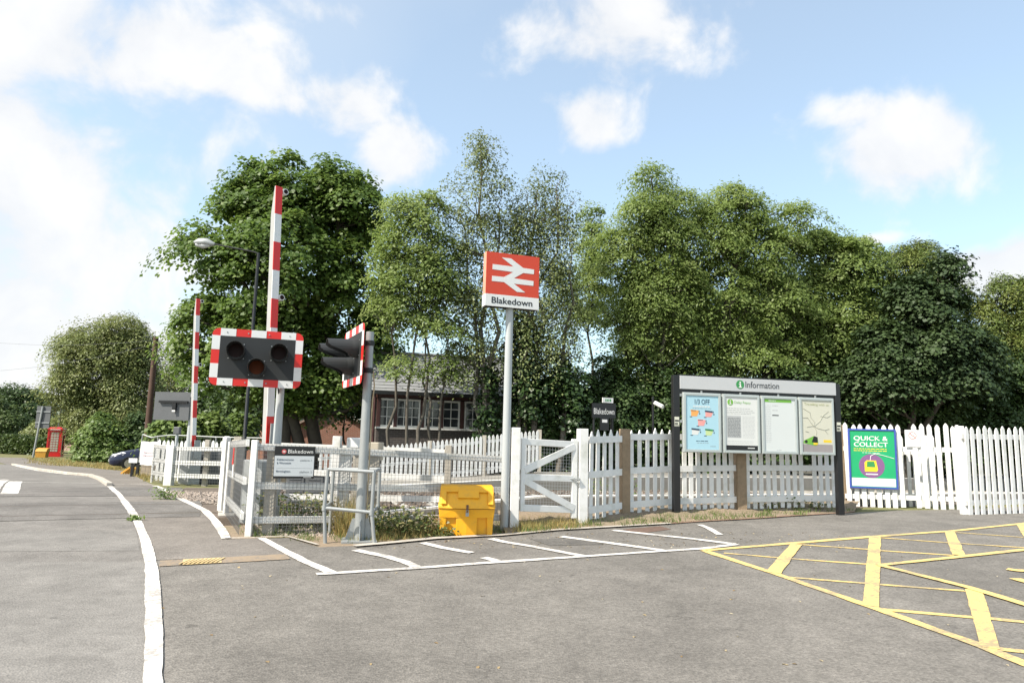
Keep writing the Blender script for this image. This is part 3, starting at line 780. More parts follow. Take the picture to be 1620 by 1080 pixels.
# louvred cabinets
def cabinet(name, label, px0, px1, pyt, y, depth, material, louv=14):
    a = at_ground(px0, 770, y); b = at_ground(px1, 770, y); h = Wp((px0+px1)/2, pyt, y).z-a.z; w = (b-a).length
    c = (a+b)/2; c.z = gz(c.x, c.y)
    t = thing(name, label, 'equipment cabinet', c)
    mb = MB(); mb.box((0, depth/2, h/2), (w, depth, h)); mb.build('body', material, t, bevel=.012)
    mb = MB(); mb.box((0, depth/2, h+.02), (w+.06, depth+.06, .04)); mb.build('lid', material, t, bevel=.01)
    for sx in (-1, 1):
        mb = MB(); x = sx*w/4
        mb.box((x, -.010, h*.5), (w/2-.04, .016, h*.9))
        for i in range(louv): mb.box((x, -.024, h*.12+h*.76*i/(louv-1)), (w/2-.14, .014, .022))
        mb.build('door', material, t)
    return t
cabinet('equipment_cabinet', 'dark grey louvred cabinet behind the far mesh enclosure beyond the tracks', 285, 372, 712, 20.3, .7, m_grey_dk)
cabinet('equipment_cabinet', 'low dark grey louvred cabinet behind the black station sign on the mesh fence', 452, 512, 752, 13.9, .6, m_grey_dk, 8)

# white telephone cabinet on a post and two pale boxes behind the fence
p = at_ground(541, 840, 11.0)
t = thing('telephone_cabinet', 'small white trackside telephone cabinet on a thin white post behind the mesh fence', 'cabinet', p)
h = Wp(545, 708, 11.0).z-p.z
mb = MB(); mb.box((.09, .09, h+.075), (.20, .16, .165)); mb.build('box', m_white, t, bevel=.02)
mb = MB(); mb.box((.045, -.02, h-.16), (.10, .03, .13)); mb.build('plate', m_white, t, bevel=.01)
mb = MB(); mb.tube([(.045, .02, 0), (.045, .02, h)], .022, 10); mb.build('post', m_white2, t)
for px0, px1, py0, py1, y, lab in ((580, 601, 699, 727, 12.2, 'beige junction box on a stub post just right of the side-on signal pole'), (553, 566, 700, 716, 12.0, 'small tan junction box beside the white telephone cabinet')):
    b0 = at_ground((px0+px1)/2, 800, y); z0 = Wp(px0, py1, y).z-b0.z; z1 = Wp(px0, py0, y).z-b0.z; w = (px1-px0)/FPX*y
    t = thing('junction_box', lab, 'junction box', b0)
    mb = MB(); mb.box((0, 0, (z0+z1)/2), (w, .16, z1-z0)); mb.build('box', mat('beige_box', (.46, .41, .32), .6, .08, 5), t, bevel=.012)
    mb = MB(); mb.box((0, .02, z0/2-.01), (.10, .10, z0-.02)); mb.build('post', m_greywood, t)

# ------------------------------------------------------------------ wicket gate
GP1 = at_ground(812, 836, 11.0); GP2 = G(920, 829, .03)
g = thing('wicket_gate', 'low white wicket gate with diagonal braces and wire mesh, right of the station name pole', 'gate', GP1)
post(g, GP1, Wp(812, 676, GP1.y).z-GP1.z, .135, m_white, rz=.2)
post(g, GP2, Wp(921, 678, GP2.y).z-GP2.z, .15, m_white, rz=.3)
ga, gb = GP1.lerp(GP2, .10), GP1.lerp(GP2, .90)
zt = lambda px, py, q: Wp(px, py, q.y).z
def gl(fr, z): return Vector((ga.x+(gb.x-ga.x)*fr, ga.y+(gb.y-ga.y)*fr, z))
zT, zM, zB = (zt(822, 698, ga), zt(910, 703, gb)), (zt(822, 754, ga), zt(910, 757, gb)), (zt(822, 803, ga), zt(910, 806, gb))
mb = MB(GP1)
for zz in (zT, zM, zB): mb.beam(gl(0, zz[0]), gl(1, zz[1]), .10, .05)
mb.build('frame', m_white, g, bevel=.006)
mb = MB(GP1)
nrmg = Vector(((gb-ga).y, -(gb-ga).x, 0)).normalized()
mb.beam(gl(.04, zM[0]+.10)+nrmg*.02, gl(.96, zT[1]-.03)+nrmg*.02, .10, .03); mb.beam(gl(.04, zM[0]-.05)+nrmg*.02, gl(.96, zB[1]+.03)+nrmg*.02, .10, .03); mb.build('brace', m_white, g)
mb = MB(GP1)
mb.box(gl(.97, (zT[1]+zB[1])/2-.02), (.09, .06, zT[1]-zB[1]+.22), rz=.3); mb.build('stile', m_white, g, bevel=.006); mb = MB(GP1); mb.box(gl(.02, (zT[0]+zB[0])/2), (.07, .05, zT[0]-zB[0]+.1), rz=.3); mb.build('stile', m_white, g, bevel=.006)
wire_mesh(g, ga, gb, zB[0], zT[0], zB[1], zT[1], .05, .0022, m_wire_w, -.035)
mb = MB(GP1); q = gl(.97, zM[1]+.0)+nrmg*.06
mb.tube([q-X*.14, q+X*.06], .012, 8); mb.tube([q+X*.02+Z*.04, q+X*.06, q+X*.02-Z*.06, q-X*.03-Z*.04, q-X*.03+Z*.02], .010, 6); mb.build('latch', m_galv, g)

# ------------------------------------------------------------------ picket fence behind the information board
def vp(px, py, y, dz=.10): return at_ground(px, py, y, dz)
P0 = vp(930, 812, 11.75, .07); P1 = vp(988, 808, 12.45, .09); P2 = vp(1067, 803, 13.15, .10); P3 = vp(1172, 802, 13.55, .12); P4 = vp(1327, 798, 14.15, .12)
pk = thing('picket_fence', 'white picket fence with pointed tops and brown timber posts running behind the information board', 'fence', P1)
def run(a, b, n, hz, **k):
    picket_run(pk, a, b, hz, n, rails=(.16, hz*.50, hz-.16), rails_front=True, prof=picket_spike, rail_w=.11, w=.082, **k)
run(P0, P1+(P0-P1).normalized()*.09, 5, 1.45); run(P1+(P2-P1).normalized()*.09, P2, 6, 1.48)
run(P2, P3-(P3-P2).normalized()*.10, 9, 1.48); run(P3+(P4-P3).normalized()*.10, P4, 14, 1.48, gap=(9,))
mb = MB(P1)
post(pk, P1+Vector((0, .0, -.1)), 1.56, .15, m_wood, rz=.3)
post(pk, P3+Vector((0, .0, -.1)), 1.35, .18, m_wood, rz=.1)
# open picket gate, leaning and swung out, and its fence beyond
Q0 = G(1338, 799, .02); Q1 = G(1524, 805, .02)
q0h, q1h = Wp(1336, 669, Q0.y).z-Q0.z, Wp(1519, 670, Q1.y).z-Q1.z
og = thing('picket_gate', 'wide white picket gate swung open into the car park, carrying the green poster', 'gate', Q0)
picket_run(og, Q0, Q1, (q0h+q1h)/2, 15, w=.092, rails=(.20, 1.22), rails_front=False, rail_w=.10, lean=.018, gap=(8,), rail_t=.05)
mb = MB(Q0); dq = (Q1-Q0); dqh = Vector((dq.x, dq.y, 0)).normalized(); nq = Vector((dqh.y, -dqh.x, 0))
Qm = Q0.lerp(Q1, .5)
post(og, Q1+Vector((-.03, .0, .02)), q1h-.05, .05, m_white, d=.05, rz=math.atan2(dq.y, dq.x))
post(og, Q0+Vector((.0, .10, 0)), q0h-.04, .16, m_wood)
# a second leaf of pickets standing just behind (the fixed fence the gate is folded against)
fx = thing('picket_fence', 'white picket fence panel standing directly behind the open gate with the green poster', 'fence', Q0+Vector((.05, .33, 0)))
Ra, Rb = Q0+Vector((.12, .30, 0)), Q1+Vector((-.02, .58, 0))
for v in (Ra, Rb): v.z = gz(v.x, v.y)+.02
picket_run(fx, Ra, Rb, 1.55, 16, w=.075, rails=(.2, 1.15), rails_front=False, rail_w=.10, rail_t=.05)
# fence to the right edge
H0 = at_ground(1528, 798, 14.0, .01); H1 = at_ground(1720, 798, 15.1, .01)
rf = thing('picket_fence', 'white picket fence with rounded tops at the right edge, in front of the platform shelter', 'fence', H0)
hh = Wp(1528, 672, 14.0).z-H0.z
picket_run(rf, H0, H1, hh, 20, w=.088, rails=(.22, hh-.22), rails_front=False, rail_w=.10, material=m_white, rail_t=.05)
post(rf, H0+Vector((.03, .1, 0)), hh-.02, .12, m_white)
# ramp fence of the far platform
oF = OP+2.2
FA, FB = T(s_at(505, oF), oF), T(s_at(852, oF), oF)
pfz = thing('picket_fence', 'distant white picket fence climbing the far platform ramp in front of the signal box', 'fence', FA)
zA0, zA1 = Wp(505, 715, FA.y).z, Wp(852, 680, FB.y).z
HF = 1.22
mb = MB(FA); dd = FB-FA; dhF = Vector((dd.x, dd.y, 0)).normalized(); nF = Vector((dhF.y, -dhF.x, 0)); nP = 50
for i in range(nP):
    t_ = (i+.5)/nP; p = FA+dd*t_; ztop = zA0+(zA1-zA0)*t_
    p = Vector((p.x, p.y, ztop-HF))+nF*.04
    mb.ext(picket_profile(.085, HF), p, dhF, Z, nF*.02)
mb.build('pickets', m_white, pfz)
for fr in (.15, HF*.52, HF-.2):
    mb = MB(FA); mb.beam(Vector((FA.x, FA.y, zA0-HF+fr)), Vector((FB.x, FB.y, zA1-HF+fr)), .09, .04); mb.build('rail', m_white, pfz)
for t_ in (.475, .73, 1.005):
    p = FA+dd*t_; zz = zA0+(zA1-zA0)*t_
    p = Vector((p.x, p.y, zz-HF-.05)); post(pfz, p, HF+.06, .13, m_greywood)
# picket fence at far left behind the enclosure
LA, LB = at_ground(246, 740, 22.6), at_ground(352, 740, 22.2)
lf = thing('picket_fence', 'short white picket fence seen above the far mesh enclosure at the left', 'fence', LA)
picket_run(lf, LA, LB, Wp(300, 696, 22.4).z-LA.z, 15, w=.10, rails=(.3, 1.0))

# ------------------------------------------------------------------ level crossing signals and barriers
def signal(label, base, ptop, pole_r0, pole_r1, bc, rz, bw, bh, pole_off, with_plate):
    """bc: centre of the backboard (world); rz turns the board about z (0 faces -y)"""
    t = thing('crossing_signal', label, 'traffic signal', base, 0)
    mb = MB(); mb.tube([(0, 0, .0), (0, 0, ptop*.45), (0, 0, ptop)], [pole_r0, (pole_r0+pole_r1)/2, pole_r1], 18)
    mb.build('pole', m_greypole if not with_plate else m_galv, t)
    R = Matrix.Rotation(rz, 3, 'Z')
    c = Vector(bc)-Vector(base)
    # board as one mesh in its own axes
    mb = MB(); bd = .105; r = .09
    def rr(w, h, r, n=6):
        pts = []
        for cx, cz, a0 in ((w/2-r, -h/2+r, -90), (w/2-r, h/2-r, 0), (-w/2+r, h/2-r, 90), (-w/2+r, -h/2+r, 180)):
            for k in range(n+1):
                a = rad(a0+90*k/n); pts.append((cx+r*math.cos(a), cz+r*math.sin(a)))
        return pts
    mb.ext(rr(bw, bh, r), (0, .004, 0), X, Z, (0, -.006, 0), 0)
    rect(mb, -bw/2+bd, bw/2-bd, -bh/2+bd, bh/2-bd, -.002, .004, 1)
    # red and white sheeting: seven blocks along, five up, the corner blocks red
    xs = [-bw/2+bd+ (bw-2*bd)*i/5 for i in range(6)]; zs = [-bh/2+bd+(bh-2*bd)*i/3 for i in range(4)]
    for i in range(5):
        for sz in (-1, 1):
            z0, z1 = (bh/2-bd, bh/2) if sz > 0 else (-bh/2, -bh/2+bd)
            if i % 2 == 0: rect(mb, xs[i], xs[i+1], z0, z1, -.0015, .003, 2)
    for i in range(3):
        for sx in (-1, 1):
            x0, x1 = (bw/2-bd, bw/2) if sx > 0 else (-bw/2, -bw/2+bd)
            if i % 2 == 0: rect(mb, x0, x1, zs[i], zs[i+1], -.0015, .003, 2)
    # square mesh back to world-aligned local axes
    mb.v = [R @ v + c for v in mb.v]
    board = mb.build('backboard', [m_red, m_blackm, m_wsheet], t)
    # lamps
    for lx, lz, lens in ((-.285, .085, m_lens_r), (.285, .085, m_lens_r), (0.0, -.135, m_lens_a)):
        mb = MB(); n = 20
        mb.tube([(lx, -.004, lz), (lx, -.06, lz), (lx, -.10, lz)], [.125, .125, .118], n)
        mb.v = [R @ v + c for v in mb.v]; lu = mb.build('lamp_unit', m_blackm, t)
        mb = MB(); disc(mb, lx, lz, .098, -.100, .006, 0, n); mb.v = [R @ v + c for v in mb.v]; mb.build('lens', lens, lu)
        mb = MB(); vs = []; fs = []     # long visor, cut back underneath
        k = 18; rows = []
        for j in range(k+1):
            a = rad(-60 + 300*j/k); up = max(0.0, min(1.0, (math.sin(a)+.75)/1.15)); up = up*up*(3-2*up)
            L = .05+.27*up
            for rr_ in (.120, .112):
                rows.append([(lx+rr_*math.cos(a), -.09, lz+rr_*math.sin(a)), (lx+rr_*.98*math.cos(a), -.09-L, lz+rr_*.98*math.sin(a)-.012)])
        for j in range(k):
            o0, i0, o1, i1 = rows[2*j], rows[2*j+1], rows[2*j+2], rows[2*j+3]
            b0 = len(vs); vs += [o0[0], o0[1], o1[0], o1[1], i0[0], i0[1], i1[0], i1[1]]
            fs += [(b0, b0+2, b0+3, b0+1), (b0+4, b0+5, b0+7, b0+6), (b0+1, b0+3, b0+7, b0+5)]
        mb.add(vs, fs, 0, False); mb.v = [R @ v + c for v in mb.v]; mb.build('visor', m_blackm, lu)
    mb = MB()
    for bx in (-.42, -.14, .14, .42):
        for bz in (-bh/2+bd*.5, bh/2-bd*.5): disc(mb, bx, bz, .010, -.0046, .004, 0, 8)
    for lx, lz in ((-.285, .085), (.285, .085), (0, -.135)):
        for k in range(4): disc(mb, lx+.143*math.cos(k*math.pi/2+.8), lz+.143*math.sin(k*math.pi/2+.8), .008, -.0062, .004, 0, 8)
    mb.v = [R @ v + c for v in mb.v]; mb.build('bolts', m_galv, board)
    mb = MB(); q = R @ Vector((pole_off*.6, .05, -.1)) + c
    mb.tube([R @ Vector((0, .02, -.1)) + c, R @ Vector((0, .10, -.25)) + c, q*.5 + Vector((0, .05, (c.z-.5)*.5)), Vector((pole_r1*.3, pole_r1*1.1, c.z-.75)), Vector((pole_r0*.3, pole_r0*1.05, .4))], .012, 8); mb.build('cable', m_black, t)
    # bracket from pole to board
    mb = MB(); bk = R @ Vector((pole_off, .02, 0)) + c
    for dz in (-.18, .2):
        q = bk+Z*dz; mb.beam(Vector((0, 0, q.z)), q, .07, .06)
        mb.tube([(0, 0, q.z-.035), (0, 0, q.z+.035)], pole_r1+.012, 14)
    mb.build('bracket', m_blackm, t)
    if with_plate:
        mb = MB(); mb.box((0, 0, .015), (.46, .40, .03), rz=.2); mb.build('base_plate', m_galv, t, bevel=.004)
        for k in range(4):
            a = .2+k*math.pi/2; u = Vector((math.cos(a), math.sin(a), 0)); w = Vector((-u.y, u.x, 0))
            mb = MB(); mb.ext([(pole_r0*.9, .03), (.19, .03), (pole_r0+.035, .30), (pole_r0*.9, .30)], -w*.005, u, Z, w*.010); mb.build('gusset', m_galv, t)
        mb = MB(); mb.tube([(.075, -.01, ptop-.55), (.10, -.02, ptop-.75), (.085, -.02, ptop-.95), (.075, .01, ptop-1.3), (.078, .01, .3)], .009, 8); mb.build('cable', mat('tan_cable', (.42, .33, .2), .6), t)
    else:
        mb = MB(); mb.tube([(0, 0, 0), (0, 0, .35)], pole_r0+.02, 16); mb.build('sleeve', m_galv, t)
    return t
ys = 10.4
sb = at_ground(431, 838, ys); st = Wp(445, 566, ys)
# the pole is plumb: put it where its foot and head agree
sb = Vector((Wp(438, 700, ys).x, ys, gz(Wp(438, 700, ys).x, ys)))
signal('level crossing signal facing the viewer, three dark lamps inside a red-white border', sb, st.z-sb.z, .075, .05, Wp(407, 567, ys-.42), rad(19), 1.22, .80, .34, False)
sb2 = G(565, 856); sb2 = Vector((Wp(577, 690, sb2.y).x, sb2.y, gz(sb2.x, sb2.y)))
pt2 = Wp(585, 525, sb2.y).z-sb2.z
cb = sb2 + Vector((-.21, -.05, Wp(558, 565, sb2.y).z-sb2.z))
signal('level crossing signal seen edge-on, lamps pointing left, inside the tubular guard frame', sb2, pt2, .072, .055, cb, -rad(90-24.7), 1.22, .80, 0, True)
# tubular guard round its foot
gd = thing('pole_guard', 'grey tubular steel guard frame standing round the foot of the side-on signal', 'guard rail', sb2)
def hoop(name, pts):
    mb = MB(sb2); mb.tube(pts, .024, 12)
    for p in pts[1:-1]: mb.tube([Vector(p)-Z*.035, Vector(p)+Z*.03], .032, 12)
    return mb.build(name, m_galv, gd)
def wz(px, py, y): return Wp(px, py, y)
yf, yb = sb2.y-.22, sb2.y+.45
FL, FR_, BL, BR = wz(514, 866, yf), wz(592, 867, yf), wz(521, 853, yb), wz(597, 850, yb)
for v in (FL, FR_, BL, BR): v.z = gz(v.x, v.y)
TL, TR, TBL, TBR = wz(519, 742, yf), wz(592, 746, yf), wz(528, 742, yb), wz(601, 742, yb)
ML, MR, MBL, MBR = wz(513, 803, yf), wz(588, 810, yf), wz(524, 795, yb), wz(598, 801, yb)
for a, m_, b in ((FL, ML, TL), (FR_, MR, TR), (BL, MBL, TBL), (BR, MBR, TBR)): hoop('leg', [a, m_, b])
for a, b in ((TL, TR), (TBL, TL), (TR, TBR), (TBL, TBR)): hoop('top_rail', [a, b])
for a, b in ((ML, MR), (ML, MBL), (MR, MBR)): hoop('middle_rail', [a, b])

def barrier(label, foot, h0, h1, n, w1, w2, rz, lean, mach):
    t = thing('level_crossing_barrier', label, 'barrier', foot, rz)
    tilt = Matrix.Rotation(-rz, 3, 'Z') @ Matrix.Rotation(lean, 3, 'Y') @ Matrix.Rotation(rz, 3, 'Z')   # the raised boom stands a little off plumb
    mb = MB(); L = h1-h0
    for i in range(n):
        a, b = h0+L*i/n, h0+L*(i+1)/n
        mb.box((0, -.006, (a+b)/2), (w1, .012, b-a-.0015), mi=(0 if ((n-1-i) % 2 == 0) else 1))
    mb.v = [tilt @ v for v in mb.v]; mb.build('boom_stripes', [m_red, m_wsheet], t)
    mb = MB()
    mb.ext([(0, h0), (w2, h0), (w2, h1-.45), (w2*.25, h1), (0, h1)], (-w1/2, .0005, 0), Y, Z, (w1, 0, 0)); mb.v = [tilt @ v for v in mb.v]; mb.build('boom', mat('boom_grey', (.37, .37, .36), .5, .06, 4, dirt=(.25, .24, .22), dirt_amt=.5), t)
    for hz_ in (h1-.06, h0+L*.565):
        mb = MB(); mb.tube([(w1/2+.055, -.02, hz_), (w1/2+.055, .09, hz_)], .05, 14); mb.beam(Vector((w1/2-.01, .03, hz_)), Vector((w1/2+.02, .03, hz_)), .03, .03)
        mb.v = [tilt @ v for v in mb.v]; lm = mb.build('boom_lamp', m_wsheet, t); mb = MB(); disc(mb, w1/2+.055, hz_, .036, -.0205, .004); mb.v = [tilt @ v for v in mb.v]; mb.build('lens', m_lens_r, lm)
    mb = MB(); mb.box((0, .22, .48), (mach, .55, .96)); mb.build('machine_housing', m_galv, t, bevel=.02)
    mb = MB(); mb.box((.0, -.075, h0+.1), (w1+.05, .02, .5)); mb.build('boom_bracket', m_galv, t)
    return t
yb1 = 10.9
bt = Wp(441, 295, yb1); bfoot = Vector((Wp(440, 560, yb1).x, yb1, 0)); bfoot.z = gz(bfoot.x, bfoot.y)
topz = bt.z-bfoot.z; period = 47.0/FPX*yb1*1.0
barrier('tall raised red and white barrier boom just behind the signal that faces the viewer', bfoot, topz-period*9, topz, 9, .118, .105, rad(50), rad(-1.9), .34)
yb2 = 19.9
bfoot2 = Vector((Wp(317, 620, yb2).x, yb2, 0)); bfoot2.z = gz(bfoot2.x, bfoot2.y)
topz2 = Wp(315, 472, yb2).z-bfoot2.z; per2 = 27.2/FPX*yb2
barrier('smaller looking raised red and white barrier boom on the far side of the tracks', bfoot2, topz2-per2*9, topz2, 9, .115, .105, rad(52), rad(-3.2), .34)
# far signal seen from behind
fs = Vector((Wp(299, 700, 20.4).x, 20.4, 0)); fs.z = gz(fs.x, fs.y)
ft = thing('crossing_signal', 'plain grey back of the far crossing signal on a grey pole beyond the tracks', 'traffic signal', fs)
hS = Wp(302, 622, 20.4).z-fs.z; c0 = Wp(272, 642, 20.3)-fs
mb = MB(); mb.tube([(0, 0, 0), (0, 0, hS)], [.085, .065], 14); mb.build('pole', m_greypole, ft)
mb = MB(); mb.box(c0, (1.05, .02, .80), rz=-.08); mb.build('backboard', m_grey_dk, ft)
mb = MB(); mb.box(c0+Vector((.06, -.05, .12)), (.85, .07, .06), rz=-.08); mb.box(c0+Vector((.1, -.05, -.02)), (.10, .08, .2), rz=-.08); mb.build('bracket', m_black, ft)
mb = MB(); mb.box(c0+Vector((.1, -.095, -.14)), (.09, .01, .05)); mb.build('label_plate', m_white, ft)
mb = MB(); mb.tube([(-.02, -.07, hS-.3), (-.2, -.1, hS-.35), (-.27, -.1, hS-.6), (-.15, -.1, hS-.8), (-.02, -.08, hS-.7)], .018, 8); mb.build('cable', m_greypole, ft)
# little grey control box on a post next to it
cp = Vector((Wp(279, 700, 19.6).x, 19.6, 0)); cp.z = gz(cp.x, cp.y); hC = Wp(277, 676, 19.6).z-cp.z
t = thing('control_box', 'small dark grey control box on a thin post at the corner of the far enclosure', 'control box', cp)
mb = MB(); mb.tube([(0, 0, 0), (0, 0, hC-.15)], .04, 10); mb.build('post', m_greypole, t)
mb = MB(); mb.box((0, 0, hC-.08), (.17, .14, .2)); mb.build('box', m_grey_dk, t, bevel=.02)

# ------------------------------------------------------------------ station name sign on its pole
yn = G(795, 839).y
nbz = Vector((Wp(802, 660, yn).x, yn, 0)); nbz.z = gz(nbz.x, nbz.y)
ns = thing('station_sign', 'tall station name sign, white double arrow on red above the name, on a grey pole', 'sign', nbz)
zb = Wp(810, 489, yn).z-nbz.z; ztp = Wp(812, 405, yn).z-nbz.z
mb = MB(); mb.tube([(0, 0, 0), (0, 0, zb*.5), (0, 0, zb+.02)], [.066, .062, .058], 20); mb.build('pole', m_greypole, ns)
Rn = Matrix.Rotation(rad(20), 3, 'Z')
bw, bh = .885, (ztp-zb); rh = bh*.775
def nsb(mb, name, mats, bevel=0):
    mb.v = [Rn @ v + Vector((.0, 0, zb)) for v in mb.v]; return mb.build(name, mats, ns, bevel=bevel)
x0 = -bw/2-.0
mb = MB(); mb.box((0, -.035, bh/2+.002), (bw, .14, bh)); box = nsb(mb, 'sign_box', m_sunlit_edge, .006)
mb = MB(); rect(mb, -bw/2, bw/2, bh-rh, bh, -.106, .004); redp = nsb(mb, 'red_panel', m_signred)
mb = MB(); mb.box((0, -.037, (bh-rh)/2), (bw+.012, .152, bh-rh-.004)); whp = nsb(mb, 'name_panel', m_emblem, .004)
ARW = [(405, 190), (555, 210), (755, 350), (935, 380), (930, 445), (755, 420), (600, 485), (925, 540), (920, 605), (600, 560), (785, 690), (650, 675), (440, 530), (245, 505), (250, 435), (440, 460), (590, 400), (255, 345), (260, 275), (595, 325)]
def arrow_uv(p):
    ox, oy = p[0]-145, p[1]-665      # from the lower left corner of the red panel
    ax, ay, bx, by = 862, 118, 20, -570
    det = ax*by-bx*ay
    return ((ox*by-bx*oy)/det, (ax*oy-ox*ay)/det)
av = [arrow_uv(p) for p in ARW]
cxm = sum(a[0] for a in av)/len(av); czm = sum(a[1] for a in av)/len(av)
mb = MB(); mb.ext([(-bw/2+u*bw, bh-rh+v*rh) for u, v in reversed(av)], (0, -.110, 0), X, Z, (0, -.003, 0)); em = nsb(mb, 'double_arrow', m_emblem)
te = text('Blakedown', .096, m_black, ns, (0, 0, 0), width=bw*.76, bold=.04)
te.rotation_euler = (0, 0, rad(20)); te.location = Rn @ Vector((-bw*.385, -.1155, .052)) + Vector((0, 0, zb))

# ------------------------------------------------------------------ yellow grit bin
gb_ = G(737, 849); gb_.y += .02; gb_.z = gz(gb_.x, gb_.y)
bn = thing('grit_bin', 'bright yellow plastic grit bin with a padlocked lid beside the pavement', 'grit bin', gb_, rad(5))
def ring(w, yf, prow, yb, z): return [(-w/2, yf, z), (-w/4, yf-prow*.55, z), (0, yf-prow, z), (w/4, yf-prow*.55, z), (w/2, yf, z), (w/2, yb, z), (-w/2, yb, z)]
mb = MB()
mb.loft([ring(.74, .055, .02, .52, .03), ring(.765, .045, .035, .54, .27)]); mb.build('body', m_grit, bn)
mb = MB()
mb.loft([ring(.775, .0, .035, .545, .265), ring(.80, -.012, .05, .55, .385)]); mb.build('body_band', m_grit, bn, bevel=.012)
mb = MB(); mb.loft([[(-.145, .004, 0), (0, -.012, 0), (.15, .004, 0), (.15, .2, 0), (-.145, .2, 0)], [(-.15, -.018, .27), (0, -.034, .27), (.155, -.018, .27), (.155, .2, .27), (-.15, .2, .27)]]); mb.build('front_foot', m_grit, bn, bevel=.012)
for sx in (-1, 1):
    mb = MB(); x1, x2 = sx*.295, sx*.372
    a, b = min(x1, x2), max(x1, x2)
    mb.loft([[(a, .012, 0), (b, .012, 0), (b, .52, 0), (a, .52, 0)], [(a-.005, .0, .27), (b+.012, .0, .27), (b+.012, .54, .27), (a-.005, .54, .27)]]); mb.build('side_foot', m_grit, bn, bevel=.012)
mb = MB()
mb.loft([ring(.81, -.025, .06, .56, .395), ring(.815, -.02, .055, .56, .425), ring(.775, .11, .02, .55, .63), ring(.765, .145, .005, .545, .685), ring(.74, .19, .0, .52, .70)])
lid = mb.build('lid', m_grit, bn, bevel=.012)
# raised mouldings on the sloping lid front
sl = Vector((0, .13, .205)).normalized(); sn = Vector((0, -sl.z, sl.y))
def lidplate(name, x0, x1, u0, u1, t_, mname=m_grit):
    mb = MB(); o_ = Vector((0, -.045, .428))
    mb.ext([(x0, u0), (x1, u0), (x1, u1), (x0, u1)], o_, X, sl, sn*t_); return mb.build(name, mname, lid, bevel=.006)
lidplate('lid_moulding', -.375, -.295, .02, .235, .022); lidplate('lid_moulding', .30, .375, .02, .235, .022)
lidplate('lid_moulding', -.13, .17, .115, .235, .030); lidplate('lid_moulding', -.295, .30, .215, .25, .016)
mb = MB(); mb.box((.005, -.082, .405), (.032, .012, .09)); mb.tube([(.005, -.092, .335), (.005, -.082, .335)], .02, 12); mb.build('hasp', m_rust, bn)
mb = MB(); mb.box((.005, -.096, .318), (.045, .022, .05)); mb.tube([(-.012, -.096, .34), (-.010, -.096, .375), (.02, -.096, .375), (.022, -.096, .34)], .005, 6); mb.build('padlock', m_galv, bn, bevel=.005)

# ------------------------------------------------------------------ black direction sign on the mesh fence
ds_y = A.y + (Bx.y-A.y)*.17
cA = Wp(466, 731, ds_y-.09)
ang = math.atan2(d1.y, d1.x)
dsn = thing('platform_sign', 'black and pale grey station sign listing two platforms, fixed to the white mesh fence', 'sign', (cA.x, cA.y, cA.z-.22), ang)
sw, sh = .545, .44
mb = MB(); mb.box((0, .006, sh/2), (sw, .012, sh)); mb.build('panel', m_black, dsn)
mb = MB(); rect(mb, -sw/2+.006, sw/2-.012, .030, sh*.70, 0, .002); rect(mb, -sw/2+.03, sw/2-.04, .142, .1445, -.002, .0015, 1); mb.build('list_panel', [mat('list_grey', (.50, .53, .55), .5, .03, 3), m_inkl], dsn)
text('Blakedown', .052, m_white, dsn, (-.095, -.002, .345), width=.335)
mb = MB(); disc(mb, -.148, .366, .031, 0, .002); mb.build('roundel', mat('roundel_red', (.55, .10, .10), .5), dsn)
mb = MB(); mb.ext([((u-.5)*.05-.148, (v-.5)*.034+.366) for u, v in reversed(av)], (0, -.0025, 0), X, Z, (0, -.0015, 0)); mb.build('double_arrow', m_white, dsn)
for s_, x_, z_, w_ in (('Kidderminster', -.235, .245, .225), ('& Worcester', -.235, .198, .19), ('Birmingham', -.235, .085, .185)):
    text(s_, .026, m_navy, dsn, (x_, -.003, z_), width=w_, thick=.001)
for s_, x_, z_, w_ in (('platform', .075, .240, .125), ('1', .222, .240, None), ('platform', .075, .080, .125), ('2', .222, .080, None)):
    text(s_, .024, m_ink, dsn, (x_, -.003, z_), width=w_, thick=.001)
mb = MB(); rect(mb, .13, .235, .010, .020, 0, .0015); rect(mb, .08, .19, .050, .054, -.002, .001); mb.build('print_lines', m_inkl, dsn)

# ------------------------------------------------------------------ information board
ya, yb_ = 12.85, 13.60
ia = Vector((Wp(1070, 720, ya).x, ya, 0)); ib = Vector((Wp(1327, 720, yb_).x, yb_, 0))
for v, h_ in ((ia, .08), (ib, .11)): v.z = gz(v.x, v.y)+h_
IA = math.atan2(ib.y-ia.y, ib.x-ia.x); IL = math.hypot(ib.x-ia.x, ib.y-ia.y)
inf = thing('information_board', 'large black framed information board with four poster cases under a pale grey header', 'notice board', ia, IA)
H = Wp(1069, 594, ya).z-ia.z; H2 = Wp(1322, 605, yb_).z-ia.z
HH = (H+H2)/2
for x, lab in ((0, 'l'), (IL, 'r')):
    mb = MB(); mb.box((x, .02, HH/2-.01 - (.0 if x == 0 else 0.02)), (.125, .10, HH+.02)); mb.build('post', m_black, inf, bevel=.008)
    mb = MB(); rect(mb, x-.045, x+.045, 1.53, 1.70, -.030, .002, 0); rect(mb, x-.038, x+.038, 1.615, 1.645, -.032, .001, 1); rect(mb, x-.038, x+.02, 1.565, 1.59, -.032, .001, 1); rect(mb, x-.038, x+.038, 1.54, 1.55, -.032, .001, 1)
    mb.build('sticker', [mat('sticker_cream', (.6, .6, .5), .5), m_black], inf)
hb0, hb1 = HH-.245, HH-.005
mb = MB(); mb.box((IL/2, .02, (hb0+hb1)/2-.02), (IL-.125, .07, hb1-hb0+.09)); mb.build('header_box', m_black, inf)
mb = MB(); rect(mb, .065, IL-.035, hb0, hb1, -.016, .022); hd = mb.build('header', m_silver, inf, bevel=.004)
k = IL/1025.0
